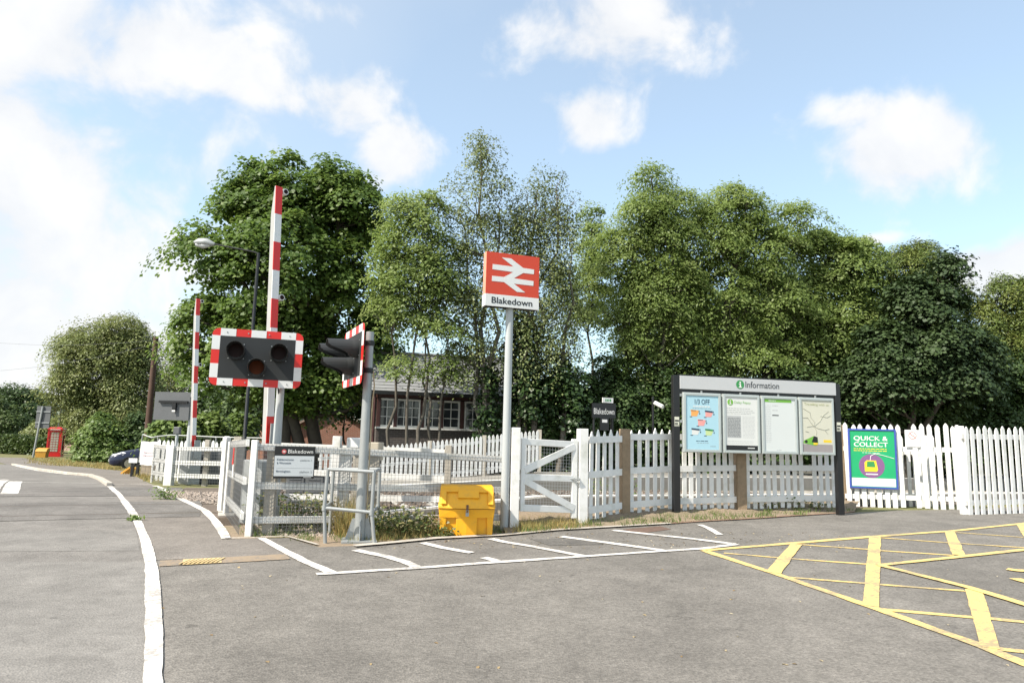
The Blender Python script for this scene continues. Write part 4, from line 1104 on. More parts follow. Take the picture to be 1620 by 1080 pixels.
text('Information', .115, mat('ink_dark', (.03, .035, .04), .5), inf, (.40*IL+.045, -.0395, hb0+.075), width=.70)
def info_i(mb_parent, cx, cz, r, y, gm, wm):
    mb = MB(); disc(mb, cx, cz, r, y, .002); o = mb.build('info_roundel', gm, mb_parent)
    mb = MB(); disc(mb, cx+.02*r, cz+.5*r, r*.2, y-.0025, .0015); rect(mb, cx-.12*r, cx+.2*r, cz-.62*r, cz+.18*r, y-.0025, .0015); rect(mb, cx-.35*r, cx+.2*r, cz+.02*r, cz+.18*r, y-.0042, .001); rect(mb, cx-.38*r, cx+.42*r, cz-.7*r, cz-.52*r, y-.0042, .001)
    mb.build('info_letter', wm, o)
info_i(inf, .40*IL-.065, hb0+.125, .082, -.0385, m_green, m_white)
# four cases
cw = (IL-.33)/4
fz1, fz0 = HH-.305, HH-.305-1.075
cases = []
for i in range(4):
    x0 = .115+i*(cw+.035); x1 = x0+cw
    zd = -.0*i
    mb = MB(); y0 = -.02
    mb.box(((x0+x1)/2, y0, (fz0+fz1)/2), (cw, .06, fz1-fz0)); fo = mb.build('poster_case', m_frame, inf, bevel=.006)
    bd = .052
    mb = MB()
    for (a0, a1, b0, b1) in ((x0+.008, x0+bd, fz0+.008, fz1-.008), (x1-bd, x1-.008, fz0+.008, fz1-.008), (x0+bd, x1-bd, fz0+.008, fz0+bd), (x0+bd, x1-bd, fz1-bd, fz1-.008)): rect(mb, a0, a1, b0, b1, y0-.03, .016)
    mb.build('case_frame', m_frame, fo, bevel=.004)
    cases.append((x0+bd+.004, x1-bd-.004, fz0+bd+.004, fz1-bd-.004, y0-.0302, fo))
mb = MB()
for x, z in ((.085, fz1-.05), (.085, fz0+.12), (.085, fz0+.55)): mb.box((x, 0, z), (.05, .05, .05))
for i in range(4):
    mb.box((.115+i*(cw+.035)+cw/2, -.02, fz1+.02), (.03, .03, .04))
mb.build('clamps', m_galv, inf)
def poster(i, bgm):
    x0, x1, z0, z1, y, par = cases[i]
    mb = MB(); rect(mb, x0, x1, z0, z1, y, .002); p = mb.build('poster', bgm, par)
    return p, (lambda u: x0+(x1-x0)*u), (lambda v: z0+(z1-z0)*v), y-.0022, x1-x0
# 1: blue "1/3 OFF"
p, U_, V_, y, w = poster(0, m_blue)
text('1/3 OFF', .088, m_navy, p, (U_(.5), y-.001, V_(.845)), width=w*.46, align='CENTER')
def lines_(par, mname, specs, name='print_lines', yy=0.0):
    mb = MB()
    for a, b, z, h in specs: rect(mb, U_(a), U_(b), V_(z)-h/2, V_(z)+h/2, y-yy, .001)
    return mb.build(name, mname, par)
rnd = random.Random(11)
def words(a, b, z, h=.006):
    out = []; x = a
    while x < b-.02:
        L = rnd.uniform(.03, .10); out.append((x, min(b, x+L), z, h)); x += L+.018
    return out
lines_(p, m_paper, words(.22, .75, .80, .022)); lines_(p, m_ink, words(.2, .78, .765, .008))
for (u, v, c1, c2) in ((.14, .66, m_orange, m_orange), (.58, .655, m_navy, m_pink), (.35, .485, m_pink, m_pink), (.16, .315, m_navy, m_paper), (.58, .31, m_green, mat('print_palegreen', (.50, .62, .30), .5))):
    mb = MB(); uu, vv = U_(u), V_(v); ww = w*.24
    mb.ext([(0, 0), (ww, -.012), (ww*.96, -.045), (.0, -.030)], (uu, y, vv+.075), X, Z, (0, -.001, 0)); mb.ext([(0, -.030), (0, 0), (ww, -.0145), (ww, -.045)][::-1], (uu, y-.0012, vv+.075), X, Z, (0, -.0005, 0)); mb.build('ticket_top', c1, p)
    mb = MB(); mb.ext([(.01, 0), (ww*.8, 0), (ww*1.05, .078), (.01, .09)], (uu, y, vv-.045), X, Z, (0, -.001, 0)); mb.build('ticket', c2, p)
    mb = MB(); rect(mb, uu+ww*1.05, uu+ww*1.14, vv+.03, vv+.06, y, .001); rect(mb, uu+ww*1.1, uu+ww*1.22, vv-.01, vv+.018, y, .001); rect(mb, uu-.02, uu+.03, vv-.062, vv-.048, y, .001); rect(mb, uu+.01, uu+ww*.7, vv+.052, vv+.062, y-.0016, .001); mb.build('ticket_marks', m_navy, p)
lines_(p, m_navy, words(.3, .68, .155, .012)); lines_(p, m_ink, words(.32, .68, .12, .006) + words(.74, .92, .06, .010))
# 2: white notice
p, U_, V_, y, w = poster(1, m_paper)
info_i(p, U_(.15), V_(.905), .058, y-.0005, m_lime, m_paper)
text('Delay Repay', .045, mat('print_green_pale', (.30, .50, .22), .5), p, (U_(.28), y-.001, V_(.885)), width=w*.52)
lines_(p, m_ink, words(.04, .80, .79) + words(.04, .86, .755) + words(.04, .92, .72) + words(.04, .80, .688))
mb = MB(); rect(mb, U_(.04), U_(.48), V_(.235), V_(.65), y, .001); mb.build('table_block', m_inkl, p)
lines_(p, m_ink, sum([words(.06, .46, .26+.0265*i, .013) for i in range(14)], []), yy=.0015)
lines_(p, m_inkl, sum([words(.53, .92, .24+.025*i, .005) for i in range(17)], []) + words(.05, .88, .17) + words(.05, .86, .135))
mb = MB(); rect(mb, U_(0.0), U_(1.0), V_(.0), V_(.092), y, .001); mb.build('footer', m_black, p)
lines_(p, m_paper, [(.68, .90, .045, .016)], yy=.002)
# 3: timetable
p, U_, V_, y, w = poster(2, mat('timetable_paper', (.60, .63, .62), .5, .02, 2))
lines_(p, m_lime, [(.02, .90, .965, .055)], 'heading')
lines_(p, m_paper, words(.15, .4, .967, .012), yy=.0015)
lines_(p, m_inkl, sum([words(.04, .22, .87-.033*i, .006) for i in range(22)], []) + words(.27, .46, .87, .012) + words(.27, .46, .78, .012) + words(.38, .56, .025, .010))
lines_(p, m_black, [(.26, .47, .685, .018)])
# 4: route map with a train
p, U_, V_, y, w = poster(3, m_buffp)
text('Travelling with us', .045, mat('print_olive', (.42, .44, .26), .5), p, (U_(.5), y-.001, V_(.905)), width=w*.82, align='CENTER')
mb = MB()
for pts in (((.05, .84), (.28, .76), (.30, .66), (.42, .58), (.40, .50)), ((.02, .66), (.2, .66), (.30, .56), (.40, .50)), ((.9, .80), (.72, .72), (.6, .60), (.40, .50)), ((.15, .48), (.30, .50), (.40, .50), (.52, .46), (.75, .43), (.9, .46)), ((.1, .40), (.22, .38)), ((.40, .50), (.48, .40), (.45, .33)), ((.75, .43), (.85, .36)), ((.62, .70), (.85, .68), (.95, .72))):
    mb.tube([(U_(a), y-.001, V_(b)) for a, b in pts], .0045, 5)
mb.build('route_lines', mat('print_route', (.36, .36, .30), .5), p)
mb = MB(); rect(mb, U_(.0), U_(1.0), V_(.0), V_(.15), y, .001); mb.build('platform_picture', m_road_print, p)
mb = MB(); mb.ext([(U_(.02), V_(.17)), (U_(.45), V_(.12)), (U_(.52), V_(.17)), (U_(.50), V_(.29)), (U_(.38), V_(.31)), (U_(.05), V_(.22))], (0, y-.0012, 0), X, Z, (0, -.001, 0)); mb.build('train', m_lime, p)
mb = MB(); mb.ext([(U_(.30), V_(.19)), (U_(.50), V_(.18)), (U_(.50), V_(.29)), (U_(.38), V_(.31))], (0, y-.0024, 0), X, Z, (0, -.001, 0)); disc(mb, U_(.12), V_(.20), .03, y-.0024, .001); mb.build('train_window', m_black, p)
mb = MB(); rect(mb, U_(.36), U_(.50), V_(.14), V_(.18), y-.0036, .001); rect(mb, U_(.70), U_(.97), V_(.19), V_(.24), y, .001); mb.build('yellow_flash', m_yprint, p)

# green poster and no-smoking sign on the open gate
gq = lambda f: Q0.lerp(Q1, f)
gy0 = gq(.02); GA = math.atan2(Q1.y-Q0.y, Q1.x-Q0.x); GLen = math.hypot(Q1.x-Q0.x, Q1.y-Q0.y)
pbase = Q0 + nq*.040
gpst = thing('poster_frame', 'green QUICK & COLLECT poster in a blue frame on the open white picket gate', 'poster', pbase, GA)
pscale = Q0.y/FPX
px0, px1 = .085, .085+ 68*pscale; pz0, pz1 = Wp(1350, 771, Q0.y).z-Q0.z, Wp(1345, 678, Q0.y).z-Q0.z
mb = MB(); mb.box(((px0+px1)/2, -.015, (pz0+pz1)/2), (px1-px0, .03, pz1-pz0)); bk = mb.build('backing', m_pblue, gpst)
mb = MB(); b = .036
for (a0, a1, b0, b1) in ((px0, px0+b, pz0, pz1), (px1-b, px1, pz0, pz1), (px0+b, px1-b, pz0, pz0+b), (px0+b, px1-b, pz1-b, pz1)): rect(mb, a0, a1, b0, b1, -.030, .018)
mb.build('frame', m_pblue, gpst, bevel=.004)
a0, a1, b0, b1 = px0+b, px1-b, pz0+b, pz1-b
mb = MB(); rect(mb, a0, a1, b0, b1, -.0302, .002); pp = mb.build('poster', m_pgreen, gpst)
U_ = lambda u: a0+(a1-a0)*u
V_ = lambda v: b0+(b1-b0)*v
y = -.0325; w = a1-a0
mb = MB(); rect(mb, U_(0.01), U_(.99), V_(.01), V_(.155), y, .001); mb.build('footer', m_paper, pp)
text('QUICK &', .092, m_white, pp, (U_(.09), y-.001, V_(.825)), width=w*.76, bold=.06)
text('COLLECT', .092, m_white, pp, (U_(.09), y-.001, V_(.715)), width=w*.76, bold=.06)
rnd = random.Random(4)
lines_(pp, m_yprint, words(.08, .82, .675, .014) + words(.08, .84, .640, .014)); lines_(pp, m_paper, words(.27, .66, .605, .010))
mb = MB(); disc(mb, U_(.47), V_(.37), w*.29, y, .001, 0, 32); mb.build('disc', m_purple, pp)
mb = MB(); mb.ext([(U_(.31), V_(.27)), (U_(.58), V_(.27)), (U_(.61), V_(.31)), (U_(.57), V_(.47)), (U_(.36), V_(.47)), (U_(.31), V_(.43))], (0, y-.0012, 0), X, Z, (0, -.001, 0)); tr_ = mb.build('cartoon_train', m_yprint, pp)
mb = MB(); mb.ext([(U_(.36), V_(.35)), (U_(.55), V_(.35)), (U_(.53), V_(.45)), (U_(.37), V_(.45))], (0, y-.0024, 0), X, Z, (0, -.001, 0)); mb.build('train_window', m_green, pp)
mb = MB(); mb.tube([(U_(.44), y-.002, V_(.47)), (U_(.46), y-.002, V_(.55)), (U_(.56), y-.002, V_(.59)), (U_(.75), y-.002, V_(.56)), (U_(.98), y-.002, V_(.51))], .006, 6); rect(mb, U_(.33), U_(.60), V_(.215), V_(.235), y-.0012, .001); mb.build('white_line', m_white, pp)
lines_(pp, m_inkl, words(.06, .35, .09, .006) + words(.55, .92, .09, .006), yy=.0015)
nsx0 = .085 + (1426-1345)*pscale; nsw = 21*pscale; nz1 = Wp(1436, 680, Q0.y-.2).z-Q0.z; nz0 = nz1-.36
nsm = thing('no_smoking_sign', 'small white no smoking sign with a red ring on the open picket gate', 'sign', pbase, GA)
mb = MB(); rect(mb, nsx0, nsx0+nsw, nz0, nz1, -.002, .004); mb.build('plate', m_white, nsm)
mb = MB(); cx_, cz_ = nsx0+nsw/2, nz1-.12; n = 28
vs = [(cx_+r_*math.cos(2*math.pi*k_/n), -.0085, cz_+r_*math.sin(2*math.pi*k_/n)) for k_ in range(n) for r_ in (.078, .066)]
mb.add(vs, [(2*k_, (2*k_+2) % (2*n), (2*k_+3) % (2*n), 2*k_+1) for k_ in range(n)]); mb.beam(Vector((cx_-.05, -.0095, cz_+.05)), Vector((cx_+.05, -.0095, cz_-.05)), .002, .012, up=(0, -1, 0))
mb.build('ring', mat('sign_red_ink', (.62, .12, .10), .5), nsm)
mb = MB(); rect(mb, cx_-.045, cx_+.04, cz_-.008, cz_+.004, -.0065, .001); rect(mb, nsx0+.03, nsx0+nsw-.03, nz0+.09, nz0+.10, -.0065, .001); rect(mb, nsx0+.03, nsx0+nsw-.03, nz0+.06, nz0+.07, -.0065, .001); mb.build('print', m_inkl, nsm)

# ------------------------------------------------------------------ things on the far platform
def plat_pt(px, o=OP+2.0): return T(s_at(px, o), o, .62)
b = plat_pt(955)
rb = thing('running_in_board', 'black running-in board with the station name, dim under the trees on the far platform', 'sign', b, TA)
z1 = Wp(955, 638, b.y).z-.62; z0 = Wp(955, 661, b.y).z-.62; ww = 42/FPX*b.y
mb = MB(); mb.box((0, 0, (z0+z1)/2), (ww, .05, z1-z0)); mb.build('panel', m_black, rb)
for sx in (-1, 1):
    mb = MB(); mb.tube([(sx*ww*.4, .05, 0), (sx*ww*.4, .05, z1)], .04, 10); mb.build('post', m_black, rb)
text('Blakedown', .20, m_white, rb, (-ww*.44, -.028, z0+.13), width=ww*.87)
mb = MB(); mb.box((.02, 0, z0-.21), (.34, .05, .42)); mb.build('lower_panel', m_black, rb)
mb = MB(); rect(mb, -.08, .12, z0-.15, z0-.05, -.026, .002); mb.build('small_plate', m_white, rb)
def small_sign(px, py0, py1, wpx, label, material, mark, o=OP+1.9, sname='platform_sign'):
    b = plat_pt(px, o); z1 = Wp(px, py0, b.y).z-b.z; z0 = Wp(px, py1, b.y).z-b.z; ww = wpx/FPX*b.y
    t = thing(sname, label, 'sign', b, TA)
    mb = MB(); mb.box((0, 0, (z0+z1)/2), (ww, .04, z1-z0)); mb.build('panel', material, t)
    mb = MB(); mb.tube([(ww*.42, .05, 0), (ww*.42, .05, z1)], .03, 8); mb.build('post', m_black, t)
    mb = MB(); h = z1-z0
    for a, c in mark: rect(mb, -ww/2+ww*a, -ww/2+ww*c, z0+h*.25, z0+h*.75, -.021, .002)
    mb.build('print', m_green, t)
small_sign(961, 629, 637, 19, 'little pale way-out finger sign above the black running-in board', m_white, ((.25, .35), (.42, .5), (.55, .62), (.68, .8)), OP+2.4)
small_sign(1439, 663, 668, 11, 'little pale sign above the pickets right of the twin cameras', m_silver, ((.2, .8),))
small_sign(1520, 659, 670, 10, 'small pale blue-green square sign above the right picket fence beside the shelter', mat('pale_teal', (.5, .62, .6), .5), ((.25, .42), (.55, .7)))
def cctv(px, py, heads, label, h_extra=.0):
    b = plat_pt(px, OP+2.2); z = Wp(px, py, b.y).z-b.z
    t = thing('security_camera', label, 'camera', b)
    mb = MB(); mb.tube([(0, 0, 0), (0, 0, z+.25)], .045, 10); mb.build('pole', m_black, t)
    for dx, pit in heads:
        mb = MB(); a = Vector((dx*.08, -.1, z+.02)); e = Vector((dx*.40, -.35, z-.13+pit))
        mb.tube([a, e], [.075, .075], 12); mb.beam(Vector((0, 0, z)), a, .03, .03); mb.build('camera_head', m_white, t)
    return t
cctv(1033, 638, ((.7, 0),), 'single white security camera on a dark pole, under the trees right of the running-in board')
cctv(1411, 645, ((-.8, 0), (.9, 0)), 'pair of white security cameras on one pole above the green poster gate')
# shelter
sa = plat_pt(1548, OP+2.0)
shl = thing('platform_shelter', 'dark platform waiting shelter with a curved roof behind the right picket fence', 'shelter', sa, TA)
zr = Wp(1560, 660, sa.y).z-.62
mb = MB(); n = 10
rings = []
for i in range(2):
    xx = i*6.5
    rings.append([(xx, -.1+2.2*k_/n, zr-.42+.42*math.sin(math.pi*(.08+.84*k_/n))) for k_ in range(n+1)] + [(xx, -.1+2.2*k_/n, zr-.47+.42*math.sin(math.pi*(.08+.84*k_/n))) for k_ in range(n, -1, -1)])
mb.loft(rings, 0); mb.build('roof', m_shelter, shl)
mb = MB(); mb.box((3.2, 1.9, (zr-.4)/2), (6.2, .03, zr-.42)); mb.build('back_panel', m_glass, shl)
for xx in (.1, 2.2, 4.3, 6.4):
    mb = MB(); mb.box((xx, .1, (zr-.3)/2), (.07, .07, zr-.35)); mb.build('post', m_black, shl)
# platform lamp
lb = plat_pt(1482, OP+2.4)
pl = thing('platform_lamp', 'dark platform lamp column with a pale lamp head among the trees at the right', 'street lamp', lb)
zl = Wp(1490, 575, lb.y).z-lb.z
mb = MB(); mb.tube([(0, 0, 0), (0, 0, zl-.1), (.08, 0, zl)], [.06, .05, .04], 10); mb.build('column', m_black, pl)
mb = MB(); mb.tube([(.06, 0, zl), (.25, 0, zl+.13), (.45, 0, zl+.14), (.55, 0, zl+.08)], [.05, .09, .10, .05], 10); mb.build('lamp_head', m_galv, pl)

# ------------------------------------------------------------------ street lamp, telephone pole
yl_ = 23.0
lbx = Vector((Wp(397, 560, yl_).x, yl_, 0)); lbx.z = gz(lbx.x, lbx.y)
sl_ = thing('street_lamp', 'black street lamp column with an arm and pale lantern reaching left, before the sycamore', 'street lamp', lbx)
zt_ = Wp(405, 400, yl_).z-lbx.z
mb = MB(); mb.tube([(0, 0, 0), (0, 0, 1.2), (0, 0, 1.25), (0, 0, zt_)], [.09, .09, .06, .05], 12); mb.build('column', m_black, sl_)
e = Wp(338, 386, yl_)-lbx; e0 = Wp(306, 383, yl_)-lbx
mb = MB(); mb.tube([(0, 0, zt_-.15), (-.02, 0, zt_-.02), (-.15, 0, zt_+.03), e], .028, 8); mb.build('arm', m_black, sl_)
mb = MB(); cpt = (e+e0)/2
mb.tube([e+Vector((.04, 0, -.01)), e+Vector((-.06, 0, 0)), cpt+Vector((.1, 0, .03)), cpt+Vector((-.15, 0, .03)), e0+Vector((.02, 0, 0))], [.05, .09, .14, .13, .04], 14); mb.build('lantern', m_galv, sl_)
mb = MB(); mb.tube([cpt+Vector((.22, 0, -.06)), cpt+Vector((0, 0, -.09)), cpt+Vector((-.25, 0, -.06))], [.07, .10, .06], 12); mb.build('bowl', m_silver, sl_)
def pole_thing(px0, py0, px1, py1, y, r0, r1, label):
    a, b_ = Wp(px0, py0, y), Wp(px1, py1, y); a.z = gz(a.x, a.y)
    t = thing('telegraph_pole', label, 'telegraph pole', a)
    mb = MB(a); mb.tube([a-Z*.1, a.lerp(b_, .5), b_], [r0, (r0+r1)/2, r1], 12); mb.build('pole', m_pole, t)
    mb = MB(a)
    for i in range(9):
        q = a.lerp(b_, .35+.06*i); s_ = 1 if i % 2 else -1
        mb.tube([q, q+X*s_*.22], .012, 6)
    mb.tube([b_-Z*.3-X*.15, b_-Z*.3+X*.15], .03, 8); mb.build('steps', m_galv, t)
    return a, b_
ta, tt = pole_thing(231, 716, 247, 533, 34, .17, .12, 'leaning brown wooden telegraph pole left of the far signal board')
for i, (pa, pb) in enumerate((((-300, 470), (246, 545)), ((-300, 560), (246, 552)))):
    a, b_ = Wp(*pa, 46), Vector(tt)-Z*(.15+.2*i)
    mid_ = [a.lerp(b_, k_/14) - Z*1.3*(1-(2*k_/14-1)**2) for k_ in range(15)]
    mb = MB(a); mb.tube(mid_, .006, 4); o = mb.build('overhead_wire', m_grey_dk); o.location = a
    tag(o, ('upper' if i == 0 else 'lower')+' thin telephone wire sagging from the telegraph pole to the left edge', 'wire')

# ------------------------------------------------------------------ far left: phone box, sign, bins, car, wall
yk = 56.0
kx = Vector((Wp(86, 720, yk).x, yk, 0)); kx.z = gz(kx.x, kx.y)
ph = thing('telephone_box', 'red telephone box with white glazed door standing by the road at far left', 'telephone box', kx, rad(20))
kh = Wp(86, 675, yk).z-kx.z; kw = kh*.44
mb = MB(); mb.box((0, 0, kh*.03), (kw*1.02, kw*1.02, kh*.06))
for sx in (-1, 1):
    for sy in (-1, 1): mb.box((sx*kw*.43, sy*kw*.43, kh*.45), (kw*.13, kw*.13, kh*.82))
mb.box((0, 0, kh*.86), (kw*.99, kw*.99, kh*.06)); mb.build('body', m_redbox, ph)
mb = MB(); mb.loft([[(x*kw*.52*s_, y_*kw*.52*s_, z_) for x, y_ in ((-1, -1), (1, -1), (1, 1), (-1, 1))] for s_, z_ in ((1, kh*.89), (1.03, kh*.93), (.95, kh*.955), (.7, kh*.985), (.3, kh))]); mb.build('roof', m_redbox, ph)
mb = MB(); rect(mb, -kw*.34, kw*.34, kh*.90, kh*.925, -kw*.535, .02); mb.build('sign_strip', m_wsheet, ph)
mb = MB(); rect(mb, -kw*.36, kw*.36, kh*.06, kh*.84, -kw*.42, .05); dr = mb.build('door', m_redbox, ph)
mb = MB()
for r_ in range(8):
    for c_ in range(3):
        xa = -kw*.27+ c_*kw*.18; za = kh*(.17+.082*r_)
        rect(mb, xa+.012, xa+kw*.18-.012, za+.02, za+kh*.082-.02, -kw*.42-.05, .012)
mb.build('panes', mat('dull_glazing', (.42, .42, .36), .3, .1, 5), dr)
mb = MB(); rect(mb, -kw*.38, kw*.38, kh*.06, kh*.84, kw*.42, .05); mb.build('back_panel', m_redbox, ph)
for sx in (-1, 1):
    mb = MB(); mb.box((sx*kw*.42, 0, kh*.12), (.05, kw*.76, kh*.13)); mb.box((sx*kw*.42, 0, kh*.50), (.02, kw*.76, kh*.66)); mb.build('side_panel', m_glass, ph)
# road sign seen from behind
yr = 52.0; rs = Vector((Wp(53, 715, yr).x, yr, 0)); rs.z = gz(rs.x, rs.y)
rsn = thing('road_sign', 'grey back of a rectangular road sign on a pole beside the red telephone box', 'road sign', rs)
zt0, zt1 = Wp(62, 677, yr).z-rs.z, Wp(62, 642, yr).z-rs.z
mb = MB(); mb.tube([(0, 0, 0), (.3, 0, zt1)], .07, 8); mb.build('pole', m_galv, rsn)
mb = MB(); mb.box((.35, .1, (zt0+zt1)/2), (22/FPX*yr, .05, zt1-zt0)); mb.build('panel', m_grey_dk, rsn)
mb = MB()
for f_ in (.25, .75): mb.box((.35, .05, zt0+(zt1-zt0)*f_), (22/FPX*yr, .05, .07))
mb.build('channels', m_galv, rsn)
yg = 53.0; gg = Vector((Wp(66, 721, yg).x, yg, 0)); gg.z = gz(gg.x, gg.y)
g2 = thing('grit_bin', 'distant ochre grit bin standing next to the red telephone box', 'grit bin', gg, rad(8)); g2.scale = (.68, .68, .78)
mb = MB(); mb.loft([[(-.5, -.3, 0), (.5, -.3, 0), (.5, .35, 0), (-.5, .35, 0)], [(-.56, -.36, .55), (.56, -.36, .55), (.56, .4, .55), (-.56, .4, .55)]]); mb.build('body', m_ochre, g2, bevel=.03)
mb = MB(); mb.loft([[(-.6, -.4, .56), (.6, -.4, .56), (.6, .42, .56), (-.6, .42, .56)], [(-.56, -.1, .82), (.56, -.1, .82), (.56, .4, .90), (-.56, .4, .90)]]); mb.build('lid', m_ochre, g2, bevel=.03)
# second lamp at far left
yl2 = 58.0; l2 = Vector((Wp(89, 700, yl2).x, yl2, 0)); l2.z = gz(l2.x, l2.y); z2 = Wp(93, 627, yl2).z-l2.z
t = thing('street_lamp', 'short dark street lamp with a flat pale lantern above the telephone box', 'street lamp', l2)
mb = MB(); mb.tube([(0, 0, 0), (.1, 0, z2)], [.09, .05], 10); mb.build('column', m_grey_dk, t)
mb = MB(); mb.loft([[(.1+x*.30*s_, y_*.25*s_, z2+z_) for x, y_ in ((-1, -1), (1, -1), (1, 1), (-1, 1))] for s_, z_ in ((.6, 0), (1, .12), (.9, .2))]); mb.build('lantern', m_silver, t, bevel=.02)

# dark blue car
yc = 34.0
cc = at_ground(172, 742, yc, .004)
car = thing('parked_car', 'dark blue hatchback parked facing left beyond the pavement, half hidden by the fence', 'car', cc, rad(30))
# local: nose at x = 0 pointing to -x, length 4, width 1.7; cross-sections from bumper to tail
def sect(x, zb_, zs, zr, hw, hr):
    pts = [(-hw*.90, zb_), (-hw*.985, zb_+.10), (-hw, zb_*.45+zs*.55), (-hw*.965, zs), (-hr, zr-.035), (-hr*.82, zr), (0, zr+.018)]
    return [(x, y_, z_) for y_, z_ in pts] + [(x, -y_, z_) for y_, z_ in reversed(pts[:-1])]
mb = MB()
mb.loft([sect(-.02, .34, .50, .55, .50, .44), sect(.02, .24, .56, .64, .68, .58), sect(.16, .20, .64, .74, .78, .68), sect(.45, .18, .74, .84, .83, .70), sect(.85, .18, .82, .93, .85, .70), sect(1.2, .18, .87, 1.0, .855, .68),
         sect(1.55, .18, .91, 1.22, .86, .60), sect(1.95, .18, .93, 1.42, .86, .55), sect(2.5, .18, .95, 1.50, .86, .55), sect(3.2, .18, .97, 1.46, .85, .54), sect(3.7, .20, .98, 1.27, .82, .53), sect(3.92, .30, .90, 1.0, .76, .5), sect(3.98, .42, .72, .8, .66, .45)], 0, True)
mb.build('body', m_carblue, car)
mb = MB(); mb.add([(1.22, -.62, 1.045), (1.22, .62, 1.045), (1.93, .50, 1.435), (1.93, -.50, 1.435)], [(3, 2, 1, 0)]); mb.build('windscreen', m_glass, car)
for sy in (-1, 1):
    mb = MB(); mb.add([(1.50, sy*.835, .97), (3.35, sy*.825, 1.02), (3.10, sy*.60, 1.38), (2.02, sy*.60, 1.38)], [(0, 1, 2, 3)]); mb.build('side_window', m_glass, car)
    mb = MB(); mb.loft([[(.0, sy*.40, .58), (.03, sy*.66, .56), (.06, sy*.68, .68), (.08, sy*.46, .72)], [(.42, sy*.70, .70), (.50, sy*.82, .70), (.62, sy*.80, .80), (.50, sy*.66, .84)]]); mb.build('headlight', m_headlamp, car)
    for xx in (.78, 3.15):
        mb = MB(); mb.tube([(xx, sy*.68, .31), (xx, sy*.868, .31)], .31, 20); wh = mb.build('wheel', m_tyre, car)
        mb = MB(); mb.tube([(xx, sy*.86, .31), (xx, sy*.878, .31)], .19, 12); mb.build('rim', m_chrome, wh)
    mb = MB(); mb.box((1.42, sy*.95, .98), (.12, .18, .11)); mb.build('mirror', m_carblue, car, bevel=.03)
mb = MB(); mb.box((-.035, 0, .42), (.02, .52, .11)); mb.build('number_plate', m_wsheet, car)
mb = MB(); mb.box((-.01, 0, .58), (.06, .50, .08)); mb.box((.0, 0, .30), (.05, .9, .08)); mb.build('grille', m_black, car)
# stone wall, banner on temporary fencing, street nameplate, yellow boards
yw = 27.0
wa, wb = at_ground(221, 757, yw), at_ground(262, 757, yw-1)
t = thing('stone_wall', 'rough brown stone wall below the white banner at the left', 'wall', wa, math.atan2(wb.y-wa.y, wb.x-wa.x))
L_ = (wb-wa).length; mb = MB(); hw_ = Wp(230, 728, yw).z-wa.z; mb.box((L_/2, .15, hw_/2), (L_, .3, hw_)); mb.build('masonry', m_stone, t)
mb = MB(); mb.box((L_/2, .15, hw_+.04), (L_+.04, .36, .08)); mb.build('coping', m_stone, t, bevel=.02)
hf0 = at_ground(216, 748, 26.2); hf1 = at_ground(432, 748, 24.8)
t = thing('temporary_fence', 'galvanised temporary mesh fencing with a drooping top rail beyond the far barrier', 'fence', hf0)
zh = Wp(226, 688, 26.2).z; zh1 = Wp(250, 690, 26).z
rail_px = ((226, 687), (240, 692), (250, 690), (270, 688), (300, 689), (340, 691), (380, 692), (432, 693))
mb = MB(hf0); mb.tube([Wp(px, py, 26.2-(px-216)*.0065) for px, py in rail_px], .022, 8); mb.build('top_rail', m_galv, t)
for px, py in ((226, 687), (250, 690), (342, 691), (432, 693)):
    yy = 26.2-(px-216)*.0065; a = at_ground(px-(9 if px == 226 else 3), 748, yy); mb = MB(hf0); mb.tube([a, Wp(px, py, yy)], .022, 8); mb.build('upright', m_galv, t)
a0_ = at_ground(219, 748, 26.15)
for (pa, pb) in ((226, 250), (250, 342), (342, 432)):
    ya0, yb0 = 26.2-(pa-216)*.0065, 26.2-(pb-216)*.0065
    a, b_ = at_ground(pa-2, 748, ya0), at_ground(pb-2, 748, yb0)
    wire_mesh(t, a, b_, a.z+.1, Wp(pa, 691, ya0).z, b_.z+.1, Wp(pb, 693, yb0).z, .13, .003)
bn0, bn1 = Wp(220, 735, 26.0), Wp(247, 735, 25.85); bt0 = Wp(222, 698, 26.0)
t = thing('banner', 'white banner tied to the temporary fencing above the stone wall', 'banner', bn0, math.atan2(bn1.y-bn0.y, bn1.x-bn0.x))
mb = MB(); Lb = (bn1-bn0).length; Hb = bt0.z-bn0.z
n = 10; vs = []
for i in range(n+1):
    for j in range(5): vs.append((Lb*i/n, -.015*math.sin(i*1.1)*math.sin(math.pi*j/4), Hb*j/4 + .01*math.sin(i*.9)))
vs += [(v[0], v[1]+.004, v[2]) for v in vs]; nn_ = (n+1)*5
fcs = [(i*5+j, (i+1)*5+j, (i+1)*5+j+1, i*5+j+1) for i in range(n) for j in range(4)]
mb.add(vs, fcs + [tuple(nn_+q for q in reversed(f)) for f in fcs]); mb.build('sheet', m_wsheet, t)
mb = MB(); rnd = random.Random(8)
for z_ in (.55, .42):
    x_ = .2
    while x_ < .75: L2 = rnd.uniform(.03, .09); rect(mb, Lb*x_, Lb*(x_+L2), Hb*z_-.02, Hb*z_+.02, -.02, .002); x_ += L2+.02
mb.build('print', mat('faded_pink', (.6, .4, .45), .5), t)
npx = at_ground(209, 746, 25.5)
t = thing('street_nameplate', 'small white street nameplate on two black posts at the grass edge', 'sign', npx)
zn = Wp(212, 728, 25.5).z-npx.z
for dx in (0, .19):
    mb = MB(); mb.box((dx, 0, zn*.42), (.09, .07, zn*.95)); mb.build('post', m_black, t)
mb = MB(); mb.box((.03, -.06, zn), (.30, .03, .16)); mb.build('plate', m_white, t)
yo = at_ground(203, 740, 27.5)
